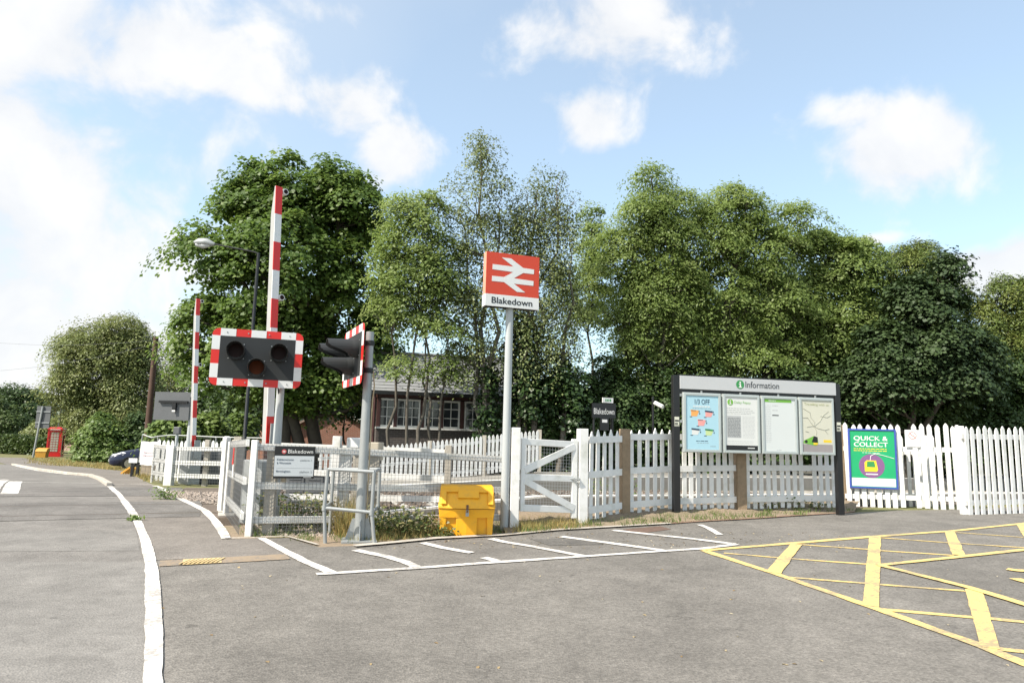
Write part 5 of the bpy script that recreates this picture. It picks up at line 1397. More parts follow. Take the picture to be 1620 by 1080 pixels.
t = thing('barrier_boards', 'leaning orange-yellow barrier boards between the blue car and the street nameplate', 'barrier board', yo, rad(-20)); t.scale = (.7, .7, .7)
for i in range(4):
    mb = MB(); mb.beam(Vector((-.5+.12*i, .04*i, .05)), Vector((.12+.12*i, .04*i, .40)), .09, .02); mb.build('board', m_ochre, t)

# ------------------------------------------------------------------ signal box and houses
SBT = rad(18); su = Vector((math.cos(SBT), math.sin(SBT), 0))
sp = Wp(594, 700, 26.5); sp.z = gz(sp.x, sp.y)
def sx_at(px, yy=0.0):
    d = raydir(px, 650); k = d.x/d.y; b = sp + Vector((-math.sin(SBT), math.cos(SBT), 0))*yy
    return (k*b.y-b.x)/(su.x-k*su.y)
sbox = thing('signal_box', 'old railway signal box of dark brick with white sash windows under a grey slate roof', 'signal box', sp, SBT)
SL = sx_at(826); SD = 3.6
ze = Wp(594, 614, 26.5).z-sp.z; zs = Wp(594, 677, 26.5).z-sp.z; zwt = Wp(594, 629, 26.5).z-sp.z; zrid = ze+1.55
mb = MB(); mb.box((SL/2, SD/2, zs/2), (SL, SD, zs)); mb.build('brick_wall', m_brickd, sbox)
mb = MB(); mb.box((SL/2, SD/2, (zwt+ze)/2+.02), (SL, SD, ze-zwt-.04)); mb.build('fascia_wall', m_maroon, sbox)
mb = MB(); mb.box((SL/2, -.02, zs+.03), (SL+.06, .14, .07)); mb.build('sill', m_white2, sbox)
# gable end windows and posts
wins = [(600, 625), (627, 665), (672, 698), (700, 728), (735, 762), (764, 796), (800, 823)]
edges = []
for a, b in wins:
    xa, xb = sx_at(a), sx_at(b); w_ = xb-xa; h_ = zwt-zs-.08
    mb = MB()
    for (c0, c1, d0, d1_) in ((xa, xa+.06, zs+.06, zwt), (xb-.06, xb, zs+.06, zwt), (xa+.06, xb-.06, zs+.06, zs+.13), (xa+.06, xb-.06, zwt-.07, zwt)): mb.box(((c0+c1)/2, .05, (d0+d1_)/2), (c1-c0, .07, d1_-d0))
    nb_ = 3 if w_ > .75 else 2
    for i in range(1, nb_): mb.box((xa+w_*i/nb_, .055, (zs+zwt)/2+.03), (.025, .03, h_-.1))
    for i in range(1, 3): mb.box(((xa+xb)/2, .0575, zs+.1+h_*i/3), (w_-.12, .025, .025))
    wf = mb.build('window', m_white2, sbox)  # duller white paint stands in for tree shade on the frames
    mb = MB(); mb.box(((xa+xb)/2, .085, (zs+zwt)/2+.03), (w_-.1, .01, h_-.06)); mb.build('pane', m_glass, wf)
xs_ = [0]+[sx_at((wins[i][1]+wins[i+1][0])/2) for i in range(len(wins)-1)]+[SL]
tpos = [(min(max(xx, .07), SL-.07), .08, .14) for xx in xs_] + [(.08, SD*.5, .16), (.08, SD-.08, .16)]
for xx, yy, w_ in tpos:
    mb = MB(); mb.box((xx, yy, (zs+zwt)/2), (w_, .16, zwt-zs-.01)); mb.build('timber_post', m_maroon, sbox)
mb = MB(); mb.box((.1, SD*.27, (zs+zwt)/2), (.05, SD*.36, zwt-zs-.1)); mb.box((.1, SD*.74, (zs+zwt)/2), (.05, SD*.36, zwt-zs-.1)); mb.build('end_window', m_glass, sbox)
mb = MB(); mb.box((SL/2, SD*.6, (zs+zwt)/2), (SL-.5, .05, zwt-zs-.05)); mb.build('interior_wall', m_maroon, sbox)
mb = MB(); ov = .35
for sgn in (0, 1):
    ye = -ov if sgn == 0 else SD+ov
    a = [(-ov, ye, ze-.12), (SL+ov, ye, ze-.12), (SL+ov, SD/2, zrid), (-ov, SD/2, zrid)]
    if sgn: a = a[::-1]
    nv = Vector((0, -1 if sgn == 0 else 1, 1.2)).normalized()*.06
    mb.add([Vector(v) for v in a]+[Vector(v)-nv for v in a], [(0, 1, 2, 3), (7, 6, 5, 4), (0, 4, 5, 1), (1, 5, 6, 2), (2, 6, 7, 3), (3, 7, 4, 0)])
    for r_ in range(1, 13):
        f_ = r_/13; y_ = ye+(SD/2-ye)*f_; z_ = (ze-.12)+(zrid-ze+.12)*f_
        mb.beam(Vector((-ov, y_, z_+.008)), Vector((SL+ov, y_, z_+.008)), .012, .03)
mb.build('roof', m_slate, sbox)
mb = MB(); mb.tube([(-ov, SD/2, zrid+.03), (SL+ov, SD/2, zrid+.03)], .07, 8); mb.build('ridge', m_slate, sbox)
mb = MB()
mb.add([(.0, 0.0, ze-.03), (.0, SD, ze-.03), (0, SD/2, zrid-.1), (.12, 0, ze-.03), (.12, SD, ze-.03), (.12, SD/2, zrid-.1)], [(0, 2, 1), (3, 4, 5)]); mb.build('gable', m_maroon, sbox)
mb = MB()
mb.beam(Vector((-ov-.02, -ov, ze-.16)), Vector((SL+ov, -ov, ze-.16)), .14, .04); mb.build('gutter', m_black, sbox)
mb = MB(); mb.tube([(-.12, -.12, ze-.15), (-.12, -.12, .1)], .05, 8); mb.build('drainpipe', m_maroon, sbox)

def house(name, label, px0, px1, pe, pr, y, rz, wallm, roofm, depth=7.0, gable=False, wins_=()):
    a = Wp(px0, 700, y); a.z = gz(a.x, y); c = Vector((math.cos(rz), math.sin(rz), 0)); d = raydir(px1, 680); k_ = d.x/d.y
    L = (k_*a.y-a.x)/(c.x-k_*c.y); he = Wp(px0, pe, y).z-a.z; hr = Wp(px0, pr, y).z-a.z
    t = thing(name, label, 'house', a, rz)
    mb = MB(); mb.box((L/2, depth/2, he/2), (L, depth, he))
    if gable:
        mb.add([(0, 0, he), (L, 0, he), (L/2, 0, hr), (0, depth, he), (L, depth, he), (L/2, depth, hr)], [(0, 1, 2), (5, 4, 3)])
    mb.build('wall', wallm, t)
    mb = MB()
    if gable:
        for s_ in (-1, 1):
            e_ = Vector((L/2+s_*(L/2+.35), -.3, he-.35*(hr-he)/(L/2))); r_ = Vector((L/2, -.3, hr+.04))
            v4 = [e_, r_, r_+Y*(depth+.6), e_+Y*(depth+.6)]
            mb.add(v4+[v+Z*.14 for v in v4], [(0, 1, 2, 3), (4, 5, 6, 7), (0, 1, 5, 4), (1, 2, 6, 5), (2, 3, 7, 6), (3, 0, 4, 7)])
    else:
        for s_ in (0, 1):
            ye = -.35 if s_ == 0 else depth+.35
            v4 = [Vector((-.3, ye, he-.05)), Vector((L+.3, ye, he-.05)), Vector((L+.3, depth/2, hr)), Vector((-.3, depth/2, hr))]
            mb.add(v4+[v+Z*.14 for v in v4], [(0, 1, 2, 3), (4, 5, 6, 7), (0, 1, 5, 4), (1, 2, 6, 5), (2, 3, 7, 6), (3, 0, 4, 7)])
    mb.build('roof', roofm, t)
    for (w0, w1, z0, z1) in wins_:
        mb = MB(); x0, x1 = L*w0, L*w1
        for q in ((x0, x0+.1, z0, z1), (x1-.1, x1, z0, z1), (x0+.1, x1-.1, z0, z0+.1), (x0+.1, x1-.1, z1-.1, z1), ((x0+x1)/2-.05, (x0+x1)/2+.05, z0+.1, z1-.1)): rect(mb, *q, -.0, .06)
        wf = mb.build('window', m_white, t)
        mb = MB(); rect(mb, x0+.08, x1-.08, z0+.08, z1-.08, -.002, .02); mb.build('pane', m_glass, wf)
    return t
house('brick_house', 'red brick house with a brown tiled pitched roof half hidden behind the sycamore trunks', 436, 612, 690, 641, 46, rad(10), m_brickr, m_tile, 6, True, ((.62, .8, .3, 1.3),))
house('brick_house', 'red brick house with a small white window between shrubs left of the lamp column', 352, 420, 655, 628, 58, rad(-6), m_brickr, m_tile, 7, False, ((.18, .48, 1.1, 2.7),))
house('brick_house', 'brown brick building glimpsed to the right of the station name pole', 800, 850, 656, 640, 42, rad(5), m_brickr, m_slate, 6, False)
house('brick_house', 'distant pale pink house behind the red telephone box', 96, 128, 690, 677, 75, rad(5), mat('pink_render', (.50, .33, .28), .8), m_tile, 6, False)

# ------------------------------------------------------------------ trees
rng = np.random.default_rng(5)
def leaf_mesh(name, P, N, L, W, material, parent, droop=0.0, kind=None, spray=None):
    n = len(P); N = N/np.maximum(np.linalg.norm(N, axis=1, keepdims=True), 1e-6)
    r = rng.normal(size=(n, 3)); r[:, 2] -= droop*2.5
    Tn = r - N*np.sum(r*N, 1, keepdims=True); Tn /= np.maximum(np.linalg.norm(Tn, axis=1, keepdims=True), 1e-6)
    B = np.cross(N, Tn)
    s = rng.uniform(.65, 1.3, (n, 1)); l = L*s/2; w = W*s/2
    bend = N*l*.25
    V = np.empty((n, 4, 3), np.float32)
    V[:, 0] = P-Tn*l-bend; V[:, 1] = P+B*w+Tn*l*.1; V[:, 2] = P+Tn*l-bend; V[:, 3] = P-B*w+Tn*l*.1
    me = bpy.data.meshes.new(name)
    me.vertices.add(4*n); me.vertices.foreach_set('co', V.ravel())
    me.loops.add(4*n); me.loops.foreach_set('vertex_index', np.arange(4*n, dtype=np.int32))
    me.polygons.add(n); me.polygons.foreach_set('loop_start', np.arange(0, 4*n, 4, dtype=np.int32))
    me.polygons.foreach_set('loop_total', np.full(n, 4, np.int32))
    a = me.attributes.new('rnd', 'FLOAT', 'FACE'); val = rng.uniform(0, 1, n)
    if spray is not None: val = np.clip(.5*val + rng.uniform(-.05, .55, spray.max()+1)[spray], 0, 1)
    a.data.foreach_set('value', val.astype(np.float32))
    me.materials.append(material); me.update(calc_edges=True)
    o = bpy.data.objects.new(name, me); COL.objects.link(o)
    if parent is not None: o.parent = parent
    if kind: o['kind'] = kind
    return o
def lobes_of(lp, y):
    out = []
    for l in lp:
        px, py, rx, ry = l[:4]; dy = l[4] if len(l) > 4 else 0; c = Wp(px, py, y+dy); s = (y+dy)/FPX
        rd = l[5] if len(l) > 5 else (rx*s*.8+ry*s*.2)
        out.append((np.array(c), np.array((rx*s, rd, ry*s))))
    return out
def crown_points(lobes, nclump, per, cr, flat=.6, inner=.35, hang=0.0):
    wts = np.array([(r[0]*r[1]*r[2])**(2/3) for _, r in lobes]); wts /= wts.sum()
    ids = rng.choice(len(lobes), nclump, p=wts)
    C = np.array([lobes[i][0] for i in ids]); R = np.array([lobes[i][1] for i in ids])
    d = rng.normal(size=(nclump, 3)); d /= np.linalg.norm(d, axis=1, keepdims=True)
    rr = rng.uniform(inner**3, 1.0, (nclump, 1))**(1/3) * rng.uniform(.88, 1.16, (nclump, 1))
    cc = C + d*R*rr
    k = rng.poisson(per, nclump); k = np.maximum(k, 3); idx = np.repeat(np.arange(nclump), k)
    size = rng.uniform(.5, 1.5, (nclump, 1))*cr
    # each spray is a shallow dome of leaves, open underneath and ragged at its rim
    th = rng.uniform(0, 2*np.pi, len(idx)); rd = np.sqrt(rng.uniform(0, 1, len(idx)))*rng.uniform(.75, 1.2, len(idx))
    el = rng.uniform(.75, 1.35, (nclump, 1))[idx][:, 0]; az = rng.uniform(0, 2*np.pi, nclump)[idx]
    off = np.stack([rd*np.cos(th)*el, rd*np.sin(th)/el, flat*(.75-.85*rd**2)+rng.normal(size=len(idx))*.13], 1)
    ca, sa = np.cos(az), np.sin(az); off[:, 0], off[:, 1] = off[:, 0]*ca-off[:, 1]*sa, off[:, 0]*sa+off[:, 1]*ca
    # sprays lean outwards, away from the middle of the tree
    out_ = d[idx]; off[:, 2] -= .45*(off[:, 0]*out_[:, 0]+off[:, 1]*out_[:, 1])
    Pn = cc[idx] + off*size[idx]
    if hang: Pn[:, 2] -= rng.exponential(hang, len(idx))
    Nn = d[idx]*.45 + off*np.array((.7, .7, .0)) + rng.normal(size=(len(idx), 3))*.42; Nn[:, 2] += .95
    return cc, Pn, Nn, idx
def limb(mb, a, b, r0, r1, n=6, sag=.0, wob=.12, seg=5):
    a, b = Vector(a), Vector(b); L = (b-a).length; pts = []
    for i in range(seg+1):
        t = i/seg; p = a.lerp(b, t) + Z*(math.sin(t*math.pi)*L*sag)
        if 0 < i < seg: p += Vector(rng.normal(size=3))*wob*L*.12
        pts.append(p)
    mb.tube(pts, [r0+(r1-r0)*i/seg for i in range(seg+1)], n, caps=False)
    return pts
def tree(name, label, base_px, y, lp, nclump, per, leaf, cr, lmat, bmat, trunks=None, tr=.2, droop=.25, flat=.6, hang=0.0, nlimb=45, group=None, ivy=None, cat='tree', aspect=.55, inner=.5):
    lobes = lobes_of(lp, y)
    b0 = at_ground(base_px, 720, y)
    t = thing(name, label, cat, b0, 0, group)
    cc, Pn, Nn, idx = crown_points(lobes, int(nclump*.8), int(per*1.75), cr*1.12, flat, inner, hang)
    leaf_mesh('crown', Pn-np.array(b0), Nn, leaf*.86, leaf*.86*aspect, lmat, t, droop, spray=idx)
    top = max(l[0][2]+l[1][2] for l in lobes)
    trunks = trunks or [(base_px, lp[0][0], lp[0][1])]
    mb = MB(b0); tp = []
    for (bx, tx, ty) in trunks:
        a = at_ground(bx, 720, y + rng.uniform(-.3, .3)) - Z*.1; e = Wp(tx, ty, y)
        pts = limb(mb, a, e, tr*rng.uniform(.85, 1.1), tr*.18, 9, 0, .10, 9); tp.append(pts)
    sel = rng.choice(len(cc), min(nlimb, len(cc)), replace=False)
    for i in sel:
        c = Vector(cc[i]); best = None
        for pts in tp:
            for k_, q in enumerate(pts):
                if k_ < 2 or q.z > c.z-.1: continue
                dd_ = (q-c).length + .6*abs((c.z-q.z) - .55*math.hypot(c.x-q.x, c.y-q.y))
                if best is None or dd_ < best[0]: best = (dd_, q, k_, pts)
        if best is None: continue
        r0 = tr*(1-.75*best[2]/len(best[3]))*.45
        limb(mb, best[1], c, r0, .012, 5, -.04, .35, 5)
        for q_ in range(1):
            e = c + Vector(np.clip(rng.normal(size=3), -1, 1))*cr*.55
            limb(mb, c.lerp(best[1], .25), e, r0*.35+.006, .006, 4, 0, .3, 3)
    mb.build('trunk', bmat, t)
    if ivy:
        il = lobes_of(ivy, y); _, Pi, Ni, _i = crown_points(il, 60*len(ivy), 45, .38, .9)
        leaf_mesh('ivy', Pi-np.array(b0), Ni, .13, .12, lf_ivy, t, .4)
    return t
lf_syc = leafmat('sycamore_leaf', [(.052, .094, .020), (.086, .146, .028), (.128, .198, .040), (.180, .238, .060)])
lf_ash = leafmat('ash_leaf', [(.120, .172, .042), (.172, .238, .060), (.222, .290, .088), (.28, .335, .135)])
lf_bir = leafmat('birch_leaf', [(.098, .132, .045), (.145, .182, .062), (.190, .228, .085), (.25, .265, .12)], .25)
lf_con = leafmat('cypress_leaf', [(.070, .110, .026), (.115, .162, .038), (.165, .205, .048), (.21, .225, .06)], .15)
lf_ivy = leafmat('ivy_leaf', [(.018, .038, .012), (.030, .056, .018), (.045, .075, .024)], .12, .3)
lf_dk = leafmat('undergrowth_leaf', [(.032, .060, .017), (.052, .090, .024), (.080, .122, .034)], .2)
lf_shade = leafmat('shaded_sycamore_leaf', [(.022, .042, .013), (.036, .064, .019), (.058, .092, .028)], .2, .6)  # darkened sycamore leaf: the shadow over this tree is put into the colour
lf_wil = leafmat('willow_leaf', [(.115, .145, .046), (.155, .188, .058), (.195, .225, .074), (.24, .25, .10)], .25)
lf_lt = leafmat('light_shrub_leaf', [(.080, .135, .028), (.13, .195, .045), (.19, .26, .07)], .35)
lf_hed = leafmat('hedge_leaf', [(.045, .075, .020), (.07, .11, .028), (.10, .14, .04)], .25)

tree('sycamore_tree', 'large dense dark green sycamore behind the tall barrier boom', 480, 28.5,
     [(455, 430, 118, 110), (415, 325, 58, 50), (495, 325, 75, 45), (560, 345, 48, 60), (350, 410, 68, 42), (335, 520, 55, 55), (402, 280, 24, 30), (448, 275, 28, 26), (520, 290, 30, 28), (566, 305, 24, 26), (565, 470, 52, 110), (440, 560, 110, 60), (585, 560, 40, 70), (320, 590, 40, 40), (380, 330, 34, 20), (310, 395, 34, 16), (525, 610, 50, 36), (430, 620, 56, 34), (470, 640, 40, 20)],
     700, 105, .20, .72, lf_syc, m_bark, [(452, 430, 300), (470, 470, 290), (487, 540, 310), (460, 380, 400)], .30, nlimb=90, aspect=.85)
tree('ash_tree', 'slim multi-stemmed green tree between the sycamore and the tall birch', 650, 24.6,
     [(660, 385, 50, 62), (690, 430, 38, 60), (630, 420, 34, 70), (665, 330, 40, 22), (650, 500, 48, 26), (700, 520, 34, 24), (640, 330, 24, 20), (618, 470, 22, 80), (640, 590, 34, 16), (700, 590, 26, 16), (690, 470, 30, 20)],
     330, 62, .15, .55, lf_ash, m_barkg, [(612, 640, 400), (648, 660, 360), (660, 690, 420), (684, 670, 480), (690, 710, 520)], .075, nlimb=90, aspect=.5)
tree('birch_tree', 'tallest slender airy birch rising just left of the station name sign', 771, 25.0,
     [(765, 245, 26, 34), (755, 320, 48, 50), (775, 390, 52, 60), (745, 430, 46, 60), (790, 300, 22, 50), (720, 320, 20, 30), (720, 480, 45, 50), (770, 480, 45, 45), (758, 218, 14, 14), (735, 545, 40, 30), (765, 575, 44, 34), (725, 600, 26, 22)],
     310, 50, .12, .50, lf_bir, m_birch, [(771, 760, 222), (768, 790, 330), (765, 735, 360)], .13, droop=.5, flat=.8, hang=.18, nlimb=60, aspect=.6, ivy=[(771, 650, 10, 70)])
tree('birch_tree', 'weeping birch with hanging twigs just right of the station name sign', 822, 25.6,
     [(850, 330, 45, 45), (870, 290, 30, 24), (830, 380, 34, 60), (880, 390, 38, 70), (905, 330, 14, 30), (850, 460, 52, 60), (900, 470, 30, 60), (835, 540, 45, 50), (890, 545, 40, 30)],
     370, 54, .115, .42, lf_bir, m_birch, [(822, 850, 300), (832, 880, 300), (818, 835, 380), (880, 905, 400)], .13, droop=1.0, flat=1.0, hang=.55, nlimb=50, aspect=.6, ivy=[(828, 560, 28, 65), (835, 640, 40, 40), (882, 620, 40, 55), (905, 650, 40, 40)])
tree('maple_tree', 'narrow bright green tree top between the weeping birch and the ashes', 935, 32,
     [(935, 355, 24, 30), (938, 410, 26, 50), (930, 480, 34, 50), (945, 440, 22, 40)], 150, 70, .15, .5, lf_ash, m_barkg, [(935, 935, 350)], .09, nlimb=40)
tree('ash_tree', 'feathery ash with a tall thin top right of the weeping birch', 1000, 28,
     [(1030, 290, 16, 26), (1010, 350, 45, 40), (1060, 370, 40, 45), (990, 420, 44, 60), (1050, 470, 60, 60), (985, 490, 40, 40), (1045, 320, 26, 28), (1080, 325, 18, 16), (1030, 540, 60, 40), (1000, 585, 40, 30)],
     470, 78, .17, .62, lf_ash, m_barkg, [(985, 1005, 360), (1018, 1030, 280), (1025, 1070, 360)], .13, nlimb=90, aspect=.42, droop=.5)
tree('ash_tree', 'broad light green ash standing highest behind the information board', 1140, 29,
     [(1165, 350, 62, 48), (1130, 400, 60, 60), (1200, 400, 60, 60), (1255, 370, 34, 40), (1105, 340, 26, 20), (1165, 318, 36, 18), (1150, 490, 80, 60), (1230, 480, 60, 55), (1110, 555, 55, 40), (1190, 570, 70, 30), (1080, 470, 40, 50), (1262, 340, 20, 14)],
     620, 82, .18, .66, lf_ash, m_barkg, [(1110, 1120, 380), (1150, 1165, 330), (1185, 1230, 390)], .17, nlimb=110, aspect=.42, droop=.5)
tree('maple_tree', 'mid green rounded tree right of the broad ash, above the green poster', 1320, 30,
     [(1310, 420, 55, 48), (1350, 430, 50, 50), (1290, 480, 50, 60), (1360, 400, 24, 18), (1300, 385, 30, 16), (1290, 560, 55, 40), (1340, 520, 60, 60), (1250, 560, 40, 40)],
     480, 85, .18, .6, lf_ash, m_bark, [(1290, 1310, 420), (1340, 1350, 430)], .16, nlimb=80, aspect=.5)
tree('cypress_tree', 'yellow-green feathery cypress with ragged spires right of the rounded maple', 1440, 31,
     [(1430, 440, 48, 40), (1460, 420, 30, 28), (1400, 450, 36, 46), (1470, 480, 40, 60), (1425, 520, 60, 60), (1448, 405, 12, 14), (1480, 440, 14, 20), (1420, 408, 14, 12)],
     430, 85, .16, .45, lf_con, m_bark, None, .2, nlimb=40, aspect=.28, flat=1.1, droop=.1)
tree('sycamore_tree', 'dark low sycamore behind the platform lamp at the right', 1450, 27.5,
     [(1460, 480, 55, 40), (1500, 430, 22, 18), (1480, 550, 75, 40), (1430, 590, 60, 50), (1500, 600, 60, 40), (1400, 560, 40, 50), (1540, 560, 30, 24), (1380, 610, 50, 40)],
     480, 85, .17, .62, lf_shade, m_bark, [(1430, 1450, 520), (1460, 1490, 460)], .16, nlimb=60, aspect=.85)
tree('cypress_tree', 'tall dark cypress rising at the right edge behind the shelter', 1600, 31,
     [(1590, 480, 40, 30), (1625, 500, 44, 50), (1560, 530, 34, 60), (1600, 580, 60, 60), (1585, 455, 14, 16), (1660, 520, 50, 70), (1540, 590, 40, 60), (1528, 480, 14, 26), (1550, 500, 14, 20), (1620, 462, 16, 14)],
     520, 85, .16, .45, lf_con, m_bark, None, .22, nlimb=40, aspect=.28, flat=1.1, droop=.1)
# shrubs and ivy under the trees
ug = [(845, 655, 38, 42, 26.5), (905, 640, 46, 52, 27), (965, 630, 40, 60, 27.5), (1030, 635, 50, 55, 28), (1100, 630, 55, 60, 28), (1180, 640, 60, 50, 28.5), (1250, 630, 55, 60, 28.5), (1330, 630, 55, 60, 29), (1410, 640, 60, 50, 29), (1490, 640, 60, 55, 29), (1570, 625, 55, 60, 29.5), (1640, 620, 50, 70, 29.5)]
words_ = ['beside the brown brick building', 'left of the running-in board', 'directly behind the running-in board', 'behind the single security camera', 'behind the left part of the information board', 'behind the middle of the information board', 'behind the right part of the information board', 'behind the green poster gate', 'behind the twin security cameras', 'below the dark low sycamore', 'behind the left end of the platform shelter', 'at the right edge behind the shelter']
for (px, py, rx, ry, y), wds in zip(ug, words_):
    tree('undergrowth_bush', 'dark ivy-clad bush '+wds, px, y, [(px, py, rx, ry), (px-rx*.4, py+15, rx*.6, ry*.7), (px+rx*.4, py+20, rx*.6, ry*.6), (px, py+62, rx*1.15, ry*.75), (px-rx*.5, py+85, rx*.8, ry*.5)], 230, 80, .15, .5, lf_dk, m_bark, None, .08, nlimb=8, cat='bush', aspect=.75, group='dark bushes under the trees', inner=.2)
# trees farther back closing the gaps on the right
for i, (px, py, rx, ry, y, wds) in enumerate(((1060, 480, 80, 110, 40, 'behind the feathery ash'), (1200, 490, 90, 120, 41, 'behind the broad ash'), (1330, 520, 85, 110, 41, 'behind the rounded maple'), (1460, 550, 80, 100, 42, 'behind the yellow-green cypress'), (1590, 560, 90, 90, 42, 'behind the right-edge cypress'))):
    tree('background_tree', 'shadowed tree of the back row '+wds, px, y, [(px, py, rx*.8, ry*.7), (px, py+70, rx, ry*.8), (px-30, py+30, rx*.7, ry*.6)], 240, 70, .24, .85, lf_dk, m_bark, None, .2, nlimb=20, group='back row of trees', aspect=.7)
# left side
tree('willow_tree', 'big olive-green billowing tree standing alone at the left above the parked car', 170, 55,
     [(165, 590, 62, 70), (200, 560, 40, 62), (130, 600, 44, 52), (185, 520, 34, 26), (215, 610, 34, 70), (150, 540, 36, 34), (110, 555, 24, 34), (175, 660, 62, 50), (225, 545, 16, 34)],
     620, 95, .26, .85, lf_wil, m_bark, None, .4, droop=.7, hang=.3, nlimb=60, aspect=.4)
tree('birch_tree', 'distant pale weeping tree between the telegraph pole and the far barrier', 275, 62,
     [(275, 590, 26, 40), (265, 630, 30, 40), (290, 640, 26, 50), (280, 560, 12, 22)], 160, 70, .24, .8, lf_wil, m_birch, None, .2, droop=1, hang=.5, nlimb=20, aspect=.4)
tree('conifer_tree', 'dark rounded evergreen at the far left edge behind the hedge', 25, 85,
     [(25, 655, 42, 42), (5, 660, 30, 36), (50, 675, 24, 28)], 230, 80, .34, 1.0, lf_dk, m_bark, None, .3, nlimb=10, aspect=.7)
tree('garden_tree', 'lighter green tree in front of the dark evergreen at the far left', 10, 74, [(8, 668, 28, 24), (-12, 660, 20, 28)], 110, 70, .3, .8, lf_hed, m_bark, None, .2, nlimb=8)
tree('garden_tree', 'small bushy tree between the road sign and the lamp behind the telephone box', 78, 66, [(75, 685, 24, 18), (110, 680, 18, 22)], 90, 70, .25, .7, lf_wil, m_bark, None, .15, nlimb=8)
tree('roadside_bush', 'rounded leafy bush right of the red telephone box', 140, 46,
     [(152, 702, 26, 26), (158, 680, 22, 24), (180, 705, 26, 26), (140, 716, 14, 18), (166, 722, 34, 14)], 240, 85, .22, .55, lf_lt, m_bark, None, .08, nlimb=10, cat='bush', aspect=.8)
tree('roadside_bush', 'dark bush in the shade of the big tree above the car bonnet', 205, 47, [(205, 705, 30, 24), (220, 690, 24, 30)], 120, 80, .22, .6, lf_dk, m_bark, None, .08, nlimb=6, cat='bush', aspect=.7)
for px, rx, yy, w_ in ((275, 28, 30, 'behind the far enclosure'), (325, 26, 31, 'beside the far barrier boom'), (372, 22, 33, 'in front of the small brick house window')):
    tree('roadside_bush', 'light green large-leaved shrub '+w_, px, yy, [(px, 688, rx, 20), (px+8, 678, rx*.7, 18)], 80, 70, .22, .45, lf_lt, m_bark, None, .05, nlimb=5, cat='bush', aspect=.85, group='light green shrubs behind the temporary fencing')
for px, py, rx, ry, y, w_ in ((400, 640, 40, 40, 40, 'left'), (350, 640, 40, 46, 44, 'farther left'), (610, 610, 30, 60, 36, 'right')):
    tree('undergrowth_bush', {'left': 'dark shrub filling the gap left of the sycamore trunks', 'farther left': 'dark shrub behind the black lamp column', 'right': 'dark shrub at the left gable of the signal box'}[w_], px, y, [(px, py, rx, ry), (px-12, py+14, rx*.7, ry*.7)], 90, 70, .22, .7, lf_dk, m_bark, None, .08, nlimb=6, cat='bush', aspect=.75)
tree('undergrowth_bush', 'dark shrub between the sycamore trunks and the side-on signal', 545, 34, [(545, 620, 44, 50), (575, 640, 34, 40), (515, 600, 30, 30)], 110, 70, .2, .7, lf_dk, m_bark, None, .08, nlimb=6, cat='bush', aspect=.75)
# hedge at far left
h0_, h1_ = at_ground(-80, 712, 63), at_ground(86, 716, 60)
n = 16000; u = rng.uniform(0, 1, n); v = rng.uniform(-.9, .9, n); hgt = rng.uniform(0, 1, n)**.6*(1.45+.15*np.sin(u*40)+.1*np.sin(u*13))
Pn = np.array(h0_)[None]*(1-u)[:, None]+np.array(h1_)[None]*u[:, None]; Pn[:, 1] += v; Pn[:, 2] += hgt
hd_ = thing('hedge', 'long clipped hedge along the far side of the road at the left edge', 'hedge', h0_)
leaf_mesh('foliage', Pn-np.array(h0_), rng.normal(size=(n, 3))+np.array((0, -.6, .6)), .24, .16, lf_hed, hd_)
# wooded hill on the horizon
hm = MB(); n = 60
rows = []
for j in range(9):
    row = []
    for i in range(n+1):
        x = -1100+i*26; yv = 700+j*40
        ridge = 42+14*math.sin(i*.13+.6)+3*math.sin(i*.9)+2.5*math.sin(i*2.3+j)
        row.append((x, yv, -2+ridge*math.sin(min(1, j/6)*math.pi/2)*max(0.0, min(1, (n*.72-i)/14))))
    rows.append(row)
hm.add([v for r in rows for v in r], [(j*(n+1)+i, j*(n+1)+i+1, (j+1)*(n+1)+i+1, (j+1)*(n+1)+i) for j in range(8) for i in range(n)], 0, True)
structure(hm.build('hill', m_hill))
nh = 9000; ii = rng.integers(0, len(hm.f), nh); HV = np.array([tuple(v) for v in hm.v]); 
Fq = np.array(hm.f)[ii]; uu = rng.uniform(0, 1, (nh, 4)); uu /= uu.sum(1, keepdims=True)
Ph = np.einsum('nk,nkc->nc', uu, HV[Fq]); Ph[:, 2] += rng.uniform(0, 7, nh)
lf_hill = leafmat('hazy_far_wood_leaf', [(.060, .085, .065), (.075, .105, .075), (.095, .12, .085)], .1)  # bluish leaf colours carry the haze of the distance
fw = leaf_mesh('distant_wood', Ph, rng.normal(size=(nh, 3))+np.array((-.3, -.6, .8)), 9, 8, lf_hill, None, kind='stuff')
fw['label'] = 'far wooded hillside above the hedge'; fw['category'] = 'woodland'

